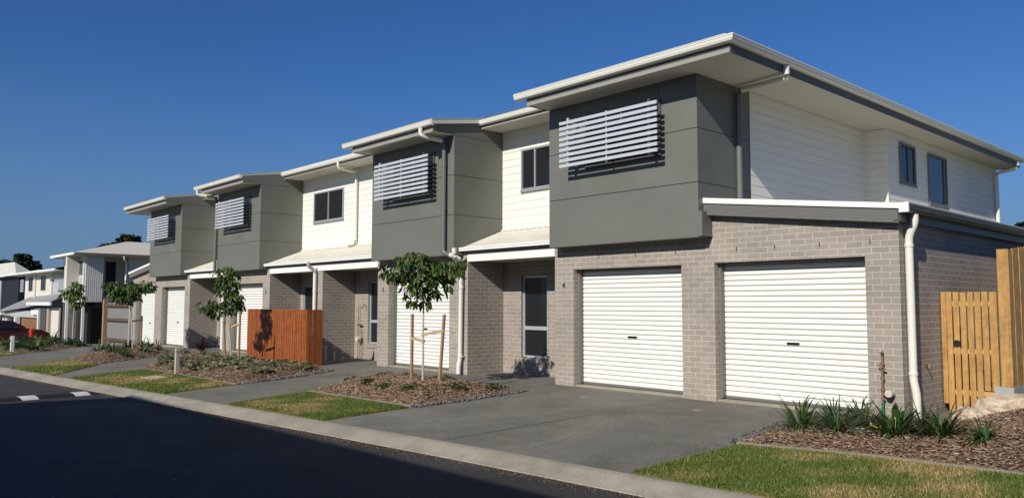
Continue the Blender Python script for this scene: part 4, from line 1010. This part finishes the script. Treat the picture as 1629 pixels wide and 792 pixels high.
T = thing('water_meter', 'small brass taps and meter on the shaded porch wall of number 3', 'meter', (-15.05, .98, 0))
MB().tube([(-15.2, .98, -.05), (-15.2, .98, 1.46), (-15.15, .98, 1.50), (-15.08, .96, 1.49)], .011, 8).build('pipe', 'copper', T)
MB().tube([(-15.03, .98, -.05), (-15.03, .98, .85)], .011, 8).build('pipe', 'copper', T)
MB().tube([(-15.2, .96, .95), (-15.0, .96, .95)], .026, 8).build('valve', 'brass', T)
MB().tube([(-14.98, .97, 1.55), (-14.88, .93, 1.55), (-14.86, .92, 1.42)], .014, 8).build('tap', 'brass', T)
MB().tube([(-15.1, .99, .55), (-15.1, .87, .55)], .075, 14).build('meter_body', 'cream2', T)
T = thing('garden_tap', 'little brass tap on the side brick wall beyond the downpipe', 'tap', (.03, .74, .70))
MB().tube([(.0, .72, .72), (.06, .72, .72), (.075, .72, .67)], .011, 8).build('spout', 'brass', T)
MB().tube([(.03, .72, .73), (.03, .72, .775)], .006, 6).build('spindle', 'brass', T)
MB().tube([(.03, .69, .775), (.03, .75, .775)], .007, 6).build('handle', 'brass', T)
# litter
T = thing('crumpled_bag', 'yellow, white and black crumpled plastic litter among the grassy clumps', 'litter', (.12, -1.15, .02))
def crumple(cx, cy, cz, r, name, m_, seed):
    random.seed(seed); m = MB(); k = 7; idx = {}
    for i in range(k):
        for j in range(k):
            m.v.append((cx+(i/(k-1)-.5)*2*r+random.uniform(-.2, .2)*r, cy+(j/(k-1)-.5)*1.4*r, cz+random.uniform(0, .45)*r+.5*r*math.sin(i*1.1)*math.sin(j*.9)))
    for i in range(k-1):
        for j in range(k-1): m.f.append((i*k+j, (i+1)*k+j, (i+1)*k+j+1, i*k+j+1))
    o = m.build(name, m_, T); sm = o.modifiers.new('thick', 'SOLIDIFY'); sm.thickness = .003
crumple(.17, -1.22, .05, .10, 'yellow_sheet', 'yellow', 1); crumple(.05, -1.08, .06, .13, 'black_sheet', 'black', 2); crumple(.20, -.95, .10, .07, 'white_sheet', 'whitep', 3); crumple(.02, -1.40, .03, .05, 'white_sheet', 'whitep', 4)

# ------------------------------------------------------------------ bollard, marker, lid, speed hump
x, y = -14.77, -4.16; z = gz(x, y)
T = thing('marker_post', 'short square grey timber post at the edge of the lawn and bark bed', 'post', (x, y, z))
MB().box(x-.045, x+.045, y-.045, y+.045, z-.1, z+.63).build('post', 'paletimber', T, bevel=.006)
MB().box(x-.05, x+.05, y-.05, y+.05, z+.55, z+.56).build('band', 'dgrey', T)
x, y = -31.3, -4.56; z = gz(x, y)
T = thing('marker_post', 'short white post among the plants at the far left', 'post', (x, y, z))
MB().box(x-.06, x+.06, y-.06, y+.06, z-.1, z+.62).build('post', 'white', T, bevel=.008)
MB().box(x-.02, x+.02, y-.064, y-.058, z+.40, z+.50).build('plate', 'dgrey', T)
lidp = [(-14.65, -5.02), (-14.06, -4.96), (-14.12, -4.57), (-14.75, -4.62)]
m = MB().prism([(a, b, gz(a, b)-.02) for a, b in lidp], (0, 0, .065))
tag(m.build('concrete_slab', 'concrete', loc=(-14.4, -4.8, gz(-14.4, -4.8)), bevel=.005), 'flat rectangular concrete lid set in the patchy lawn', 'lid')
T = thing('speed_hump', 'black rubber speed hump with white blocks across the road', 'speed hump', (-13.0, -7.2, -.28))
dirv = Vector((.46, -1.6, 0)).normalized(); nv = Vector((dirv.y, -dirv.x, 0)); nv = -nv if nv.x > 0 else nv
P0 = Vector((-12.93, -6.36, 0))
def hump(a, b, m_, name, taper=0):
    m = MB(); prof = [(0, 0), (.05, .030), (.14, .058), (.24, .058), (.33, .030), (.38, 0)]; i0 = 0; k = len(prof)
    for t, sc_ in ((a, .05 if taper else 1), (b, 1)):
        for u, h in prof:
            p = P0+dirv*t+nv*u; zz = kz(p.x)-.085+.04*math.sin(max(0, min(1, (kY(p.x)-KW-p.y)/7))*math.pi)
            m.v.append((p.x, p.y, zz+.002+h*sc_))
    for j in range(k-1): m.f.append((j, j+1, j+k+1, j+k))
    m.f.append(tuple(range(k))); m.f.append(tuple(range(2*k-1, k-1, -1)))
    o = fix_normals(m.build(name, m_, T)); return o
t = .0; hump(-.22, .10, 'rubber', 'end_cap', 1); t = .10; w_ = 1
while t < 4.0:
    L_ = .30 if w_ else .68
    hump(t+.004, t+L_-.004, 'paintw' if w_ else 'rubber', 'white_block' if w_ else 'black_block'); t += L_; w_ = 1-w_

# ------------------------------------------------------------------ steel fence and posts between the buildings
T = thing('steel_fence', 'grey sheet steel fence with brown timber rails, left of the leftmost garage', 'fence', (-34.2, .1, -.3))
m = MB(); x = -36.2; k = 0
while x < -32.35:
    m.quad((x, .12, -.5), (x+.13, .12, -.5), (x+.13, .12, 1.58), (x, .12, 1.58)); m.quad((x+.13, .12, -.5), (x+.17, .16, -.5), (x+.17, .16, 1.58), (x+.13, .12, 1.58))
    m.quad((x+.17, .16, -.5), (x+.30, .16, -.5), (x+.30, .16, 1.58), (x+.17, .16, 1.58)); m.quad((x+.30, .16, -.5), (x+.34, .12, -.5), (x+.34, .12, 1.58), (x+.30, .16, 1.58)); x += .34
m.build('sheeting', 'steel', T)
for z in (-.12, .80, 1.45): MB().box(-36.2, -32.6, .02, .115, z-.06, z+.06).build('rail', 'brownrail', T)
MB().box(-36.5, -36.3, -.02, .18, -.6, 1.72).build('post', 'stake', T)
MB().box(-32.6, -32.45, .0, .14, -.6, 1.5).build('post', 'alu', T)
T = thing('pool_fence', 'black vertical bar fence under the battened house', 'fence', (-42, .9, -.6))
m = MB()
for i in range(9): m.box(-41.9, -41.86, .75+i*.12, .78+i*.12, -.7, 1.35)
m.build('bars', 'black', T); MB().box(-41.91, -41.85, .7, 1.8, 1.30, 1.36).build('rail', 'black', T); MB().box(-41.95, -41.93, .7, 1.8, -.7, 1.30).build('infill', 'navy', T)

# ------------------------------------------------------------------ neighbouring house
T = thing('house', 'pale two-storey neighbour with vertical battens and slim white posts, left of the row', 'house', (-44, 5, -.6))
MB().box(-50, -42.6, 1.7, 12, -1, 1.62).build('brick_base', 'darkbrick', T)
MB().box(-46.3, -42.02, .5, 1.4, 1.64, 4.1).build('front_wall', 'offwhite', T)
MB().box(-46.3, -43.0, 1.4, 2.7, 1.64, 4.1).build('balcony_wall', 'offwhite', T)
MB().box(-46.3, -42.02, 2.7, 12.5, 1.2, 4.1).build('side_wall', 'bluegrey', T)
MB().box(-46.3, -41.98, 1.4, 2.7, 1.64, 1.86).build('balcony_floor', 'steel', T)
m = MB().box(-42.02, -42.0, .52, 1.42, 1.62, 4.08)
for i in range(9): m.box(-42.0, -41.955, .54+i*.1, .575+i*.1, 1.62, 4.08)
m.build('batten_cladding', 'batten', T)
MB().box(-43.0, -42.96, 1.80, 2.30, 1.9, 3.85).build('balcony_door', 'black', T)
MB().box(-46.3, -42.05, .44, .50, 1.62, 1.95).build('floor_band', 'white', T)
MB().box(-44.6, -42.5, .46, .50, 2.15, 2.95).build('grey_panel', 'ltgrey', T)
window(T, -43.0, -42.35, 3.05, 3.85, .5, 'slide', dz=.5, sill=False)
MB().box(-43.35, -43.02, -.12, .5, 1.6, 4.05).build('wall_fin', 'offwhite', T)
MB().box(-43.1, -42.98, -.10, .02, -.75, 1.6).build('post', 'white', T)
MB().box(-42.1, -41.98, .44, .56, -.75, 1.62).build('post', 'white', T)
MB().box(-42.1, -41.98, .44, .56, 1.62, 4.1).build('corner_post', 'white', T)
fix_normals(MB().prism([(-42.3, .5, -.75), (-42.12, .5, -.75), (-42.12, .5, 1.5), (-42.3, .5, 1.5)], (0, .1, 0)).build('timber_post', 'ochre', T))
m = MB(); ze = 4.22; zr = 5.17
m.quad((-46.6, -.12, ze), (-41.5, -.12, ze), (-45.0, 3.4, zr), (-45.2, 3.4, zr)); m.quad((-41.5, -.12, ze), (-41.5, 13, ze), (-45.0, 10, zr), (-45.0, 3.4, zr))
m.quad((-46.6, 13, ze), (-46.6, -.12, ze), (-45.2, 3.4, zr), (-45.2, 10, zr)); m.quad((-41.5, 13, ze), (-46.6, 13, ze), (-45.2, 10, zr), (-45.0, 10, zr)); m.quad((-45.2, 3.4, zr), (-45.0, 3.4, zr), (-45.0, 10, zr), (-45.2, 10, zr))
fix_normals(m.build('roof', 'roofg', T)); MB().box(-46.5, -41.6, .0, 12.9, 4.08, 4.12).build('soffit', 'soffit', T)
MB().box(-41.58, -41.5, -.1, 13, 4.10, 4.20).build('side_fascia', 'fascia', T); MB().box(-46.6, -41.5, -.2, -.12, 4.10, 4.23).build('front_gutter', 'white', T)
pipe(T, [(-41.55, 2.3, 4.12), (-41.55, 2.3, 3.95), (-41.95, 2.55, 3.8), (-41.95, 2.55, 1.6)], 'pipe', .06)
# second house beyond
T = thing('house', 'cream two-storey house with two slot windows and dark slate roof, far left', 'house', (-58, 5, -1.2))
MB().box(-62.4, -54.4, 1.6, 9, 1.2, 3.6).build('cream_wall', 'offwhite', T)
MB().box(-54.4, -50.9, 1.7, 9, 1.2, 3.6).build('grey_wall', 'ltgrey', T)
window(T, -61.1, -59.9, 2.42, 3.40, 1.6, 'slide', dz=.5, sill=False, fm='fascia'); window(T, -57.3, -56.0, 2.42, 3.40, 1.6, 'slide', dz=.5, sill=False, fm='fascia')
pipe(T, [(-58.9, 1.3, 3.7), (-58.9, 1.52, 3.5), (-58.9, 1.52, 1.3)], 'pipe', .06)
MB().box(-50.9, -49.8, 1.9, 9, -1.2, 3.5).build('dark_wall', 'navy', T)
m = MB()
for i in range(7): m.box(-53.0, -50.3, 1.45, 1.5, 2.42+i*.13, 2.50+i*.13)
m.build('window_screen', 'blade', T)
m = MB(); ze = 3.72; zr = 4.35
m.quad((-66.4, 1.0, ze), (-49.6, 1.0, ze), (-49.6, 5, zr+.2), (-58, 5, zr+.2)); m.quad((-49.6, 5, zr+.2), (-49.6, 10, ze), (-66.4, 10, ze), (-58, 5, zr+.2)); m.quad((-66.4, 10, ze), (-66.4, 1, ze), (-58, 5, zr+.2))
fix_normals(m.build('roof', 'roofd', T))
MB().box(-66.4, -54.6, .9, 1.0, 3.60, 3.73).build('gutter', 'white', T); MB().box(-54.6, -49.6, .7, .8, 3.55, 3.68).build('gutter', 'white', T); MB().box(-66.2, -49.8, 1.0, 2, 3.58, 3.60).build('soffit', 'soffit', T)
fix_normals(MB().prism([(-64.8, .3, .95), (-49.4, .3, 1.55), (-49.4, 1.6, 2.2), (-60.5, 1.6, 2.0), (-64.5, 1.6, 1.2)], (0, 0, -.06)).build('lower_roof', 'lowroof', T))
MB().box(-63.5, -51.9, .6, 8, .62, 1.05).build('lintel_wall', 'ltgrey', T)
MB().box(-58.5, -52.0, .75, .85, -1.4, .66).build('garage_door', 'ochre', T)
MB().box(-63.5, -58.5, 1.4, 1.6, -1.4, .66).build('porch_wall', 'darkbrick', T)
MB().box(-64.8, -61.4, .0, .25, .72, .90).build('porch_band', 'white', T)
MB().box(-54.2, -52.0, .45, .55, .82, 1.12).build('garage_band', 'white', T)
for x in (-62.9, -61.9, -58.9): MB().box(x-.2, x+.2, .4, .7, -1.4, .62).build('porch_post', 'white', T)
MB().box(-52.1, -51.85, .4, .6, -1.3, 1.15).build('pipe_post', 'white', T)
MB().box(-51.85, -50.4, .5, 5, -1.3, 1.30).build('brick_pier', 'darkbrick', T)
MB().box(-50.4, -49.9, .55, 5, -1.2, 1.30).build('tan_wall', 'tan', T)
MB().box(-49.9, -48.1, .7, .8, -1.2, 1.28).build('roller_door', 'offwhite', T)
MB().box(-48.1, -45.0, .9, 5, -1.2, 1.60).build('dark_brick_wall', 'darkbrick', T)
MB().box(-54.4, -48.0, .2, .3, 1.42, 1.62).build('lower_gutter', 'white', T)
# third house
T = thing('house', 'navy walled house with a white roof at the far left edge', 'house', (-76, 6, -1.5))
MB().box(-90, -72.4, 3.0, 4.2, -1.5, 3.9).build('wall', 'navy', T)
MB().box(-81.5, -79.5, 2.9, 2.98, -.5, 3.6).build('white_bay', 'ltgrey', T)
m = MB(); m.quad((-94, 2.6, 4.0), (-71.5, 2.6, 4.0), (-79, 3.8, 5.3), (-94, 3.8, 5.5)); m.quad((-71.5, 2.6, 4.0), (-73.0, 4.4, 4.0), (-79, 3.8, 5.3)); m.quad((-94, 5.4, 4.0), (-94, 3.8, 5.5), (-79, 3.8, 5.3), (-73.0, 4.4, 4.0))
fix_normals(m.build('roof', 'roofw', T))
MB().box(-92, -71.4, 2.48, 2.62, 3.86, 3.99).build('gutter', 'white', T)
m = MB()
for i in range(8): m.box(-71.8, -70.6, 3.0, 3.05, 2.5+i*.13, 2.58+i*.13)
m.build('window_screen', 'blade', T)

# ------------------------------------------------------------------ car (nose towards the houses)
CX, CY, CZ = -48.6, -1.9, gz(-48.6, -1.9)
T = thing('car', 'dark red hatchback parked on the far driveway at the left edge', 'car', (CX, CY, CZ))
def carbody():
    prof = [(-2.1, .30), (-2.15, .75), (-2.05, .95), (-1.5, 1.38), (-.6, 1.46), (.15, 1.40), (.95, .98), (1.75, .86), (2.1, .70), (2.18, .42), (2.1, .25)]
    m = MB(); secs = [(-.86, .93), (-.80, 1.0), (.80, 1.0), (.86, .93)]
    rows = []
    for k, (sx, sc_) in enumerate(secs):
        for (py_, pz_) in prof:
            ins = 1.0 if pz_ < .98 else .82
            m.v.append((CX+sx*ins, CY+py_*(1 if abs(sx) < .81 else .985), CZ+.05+(pz_-.05)*(1 if abs(sx) < .81 else .97)))
    n = len(prof)
    for a in range(3):
        for j in range(n): m.f.append((a*n+j, (a+1)*n+j, (a+1)*n+(j+1) % n, a*n+(j+1) % n))
    m.f.append(tuple(range(n-1, -1, -1))); m.f.append(tuple(range(3*n, 4*n)))
    return m
bo = fix_normals(carbody().build('body', 'red', T, smooth=True))
fix_normals(MB().prism([(CX+.845, CY-1.45, CZ+.98), (CX+.74, CY-1.2, CZ+1.32), (CX+.71, CY+.05, CZ+1.33), (CX+.84, CY+.72, CZ+.99)], (-.02, 0, 0)).build('side_window', 'glass', T))
fix_normals(MB().prism([(CX-.68, CY+.20, CZ+1.40), (CX+.68, CY+.20, CZ+1.40), (CX+.80, CY+.92, CZ+1.02), (CX-.80, CY+.92, CZ+1.02)], (0, .01, .015)).build('windscreen', 'glass', T))
for sx in (1, -1):
    for wy in (-1.3, 1.28):
        a = CX+sx*.72
        wl = MB().tube([(a-.10, CY+wy, CZ+.33), (a+.10, CY+wy, CZ+.33)], .33, 24).build('wheel', 'rubber', T)
        r_ = MB()
        for k in range(7):
            t = k*2*math.pi/7; r_.tube([(a+sx*.105, CY+wy, CZ+.33), (a+sx*.105, CY+wy+.22*math.cos(t), CZ+.33+.22*math.sin(t))], .022, 5)
        r_.build('rim', 'alu', wl)
    hl = MB().box(CX+sx*.55, CX+sx*.84, CY+1.95, CY+2.12, CZ+.62, CZ+.74).build('headlight', 'whitep', T)
MB().box(CX+.86, CX+1.0, CY+.45, CY+.62, CZ+.95, CZ+1.08).build('mirror', 'red', T)
x, y = -44.0, -1.45; z = gz(x, y)
T = thing('hydrant', 'small red hydrant on a blue base beside the red car', 'hydrant', (x, y, z))
MB().tube([(x, y, z+.25), (x, y, z+.85), (x, y, z+.92)], [.12, .12, .06], 10).build('body', 'redp', T)
MB().tube([(x, y-.16, z+.72), (x, y+.2, z+.72)], .05, 8).build('outlet', 'redp', T)
MB().tube([(x, y, z-.1), (x, y, z+.25)], .2, 10).build('base', 'blue', T)

# ------------------------------------------------------------------ distant trees
def far_tree(x, y, zb_, h, r, n, label, lobes, group='dark trees beyond the houses'):
    T = thing('gum_tree', label, 'tree', (x, y, zb_), group)
    m = MB().tube([(x, y, zb_), (x+.3, y, zb_+h*.5), (x, y, zb_+h*.8)], .35, 8, r_end=.12)
    m.build('trunk', 'darktrunk', T)
    P = []
    br = MB()
    for (s, z_, rs, rz_) in lobes:
        c = np.array([x+.2*s*r, y+s*r, zb_+z_*h]); br.tube([(x, y, zb_+h*.55), tuple((np.array([x, y, zb_+h*.7])+c)/2), tuple(c)], .12, 5, r_end=.04)
        v = np.random.normal(size=(n, 3)); v /= np.linalg.norm(v, axis=1)[:, None]; v *= np.random.uniform(.35, 1.05, (n, 1))
        P.append(c+v*np.array([rs*r, rs*r, rz_*h]))
    br.build('branches', 'darktrunk', T)
    P = np.concatenate(P); k = len(P); s = np.random.uniform(.35, .8, k)
    t = np.random.rand(k, 1)**2
    C = np.array([.012, .022, .010])*(1-t)+np.array([.045, .06, .025])*t
    o = bulk('crown', LF_V, LF_F, P, rotm(np.random.rand(k)*6.28, np.random.uniform(-.4, .9, k), np.random.normal(0, .6, k)), np.stack([s, s*.6, s], 1), C, 'leaf')
    to_child(o, T)
far_tree(-118, 8.9, -2, 9.5, 3.4, 700, 'dark spreading gum tree at the left edge behind the white roof', [(-.7, .72, .5, .10), (0, .62, .6, .13), (.7, .78, .5, .09), (.2, .92, .35, .06), (.9, .60, .5, .12)])
far_tree(-116, 11.6, -2, 9.5, 3.0, 700, 'dark layered gum tree behind the slate roof, second from the left edge', [(-.6, .78, .5, .08), (.1, .92, .45, .07), (.7, .70, .5, .09), (0, .58, .7, .12), (-.1, 1.03, .25, .03)])
far_tree(-118, 6.6, -2, 9.6, 4.0, 700, 'dark gum tree cut by the left edge of the view', [(-.5, .8, .6, .1), (.4, .85, .5, .08), (0, .6, .8, .15)])
far_tree(-113, 14.2, -2, 8.6, 3.2, 260, 'thin sparse tree behind the slate roof, right of the layered gum', [(-.4, .80, .35, .05), (.5, .86, .3, .05), (0, .68, .5, .06)])
far_tree(-100, 19.6, -2, 12.4, 3.2, 500, 'rounded dark tree top above the neighbour house roof', [(0, .93, .35, .06), (-.6, .84, .45, .05), (.5, .85, .4, .05), (0, .75, .9, .06)])
far_tree(-18.0, 78, 0, 10.0, 3.0, 400, 'small dark tree top at the right edge above the garage roof', [(0, .92, .5, .07), (.6, .85, .5, .06), (-.4, .82, .5, .06)])

# ------------------------------------------------------------------ grit along the kerb, caps, weep holes
n = 5000; gx_ = np.random.uniform(-20, 5, n); off = np.abs(np.random.normal(0, .12, n)); gyy = np.array([kY(x) for x in gx_])-KW-.01-off
def roadz(x, y): return kz(x)-.085+.04*math.sin(max(0, min(1, (kY(x)-KW-y)/7))*math.pi)
gzz = np.array([roadz(x, y) for x, y in zip(gx_, gyy)])+.003
o = bulk('grit', CUBE_V, CUBE_F, np.column_stack([gx_, gyy, gzz]), rotm(np.random.rand(n)*6, np.random.rand(n)*.3), np.random.uniform(.3, 1.3, (n, 3))*np.array([.016, .010, .005]), np.random.uniform(.25, 1.3, (n, 1))*np.array([.22, .145, .09]), 'stone')
tag(o, 'brown grit and bark crumbs lying along the kerb edge of the road', 'grit', kind='stuff')
n = 260; gx_ = np.random.uniform(-12, 3, n); gyy = np.random.uniform(-9.5, -5.4, n)
o = bulk('grit', CUBE_V, CUBE_F, np.column_stack([gx_, gyy, np.array([roadz(x, y) for x, y in zip(gx_, gyy)])+.004]), rotm(np.random.rand(n)*6, np.random.rand(n)*.3), np.random.uniform(.3, 1.2, (n, 3))*np.array([.022, .014, .006]), np.random.uniform(.3, 1.2, (n, 1))*np.array([.35, .30, .24]), 'stone')
tag(o, 'loose pale stones scattered on the shaded road', 'grit', kind='stuff')
for x, y, lab in ((-4.81, -.94, 'small round pale cap in the driveway before roller door 4'), (-2.57, -.93, 'small round pale cap in the driveway before the brick pier of the double driveway')):
    z = gz(x, y); tag(MB().tube([(x, y, z-.02), (x, y, z+.006)], .085, 20).build('round_marker', 'capm', loc=(x, y, z)), lab, 'cap')
for x in (-5.3, -4.45, -3.6, -2.45, -1.80, -1.10, -.38): MB().box(x-.006, x+.006, -.004, .02, 2.365, 2.435).build('weep_hole', 'black', T4)
for x in (-11.6, -10.6): MB().box(x-.006, x+.006, -.004, .02, 2.365, 2.435).build('weep_hole', 'black', T3)
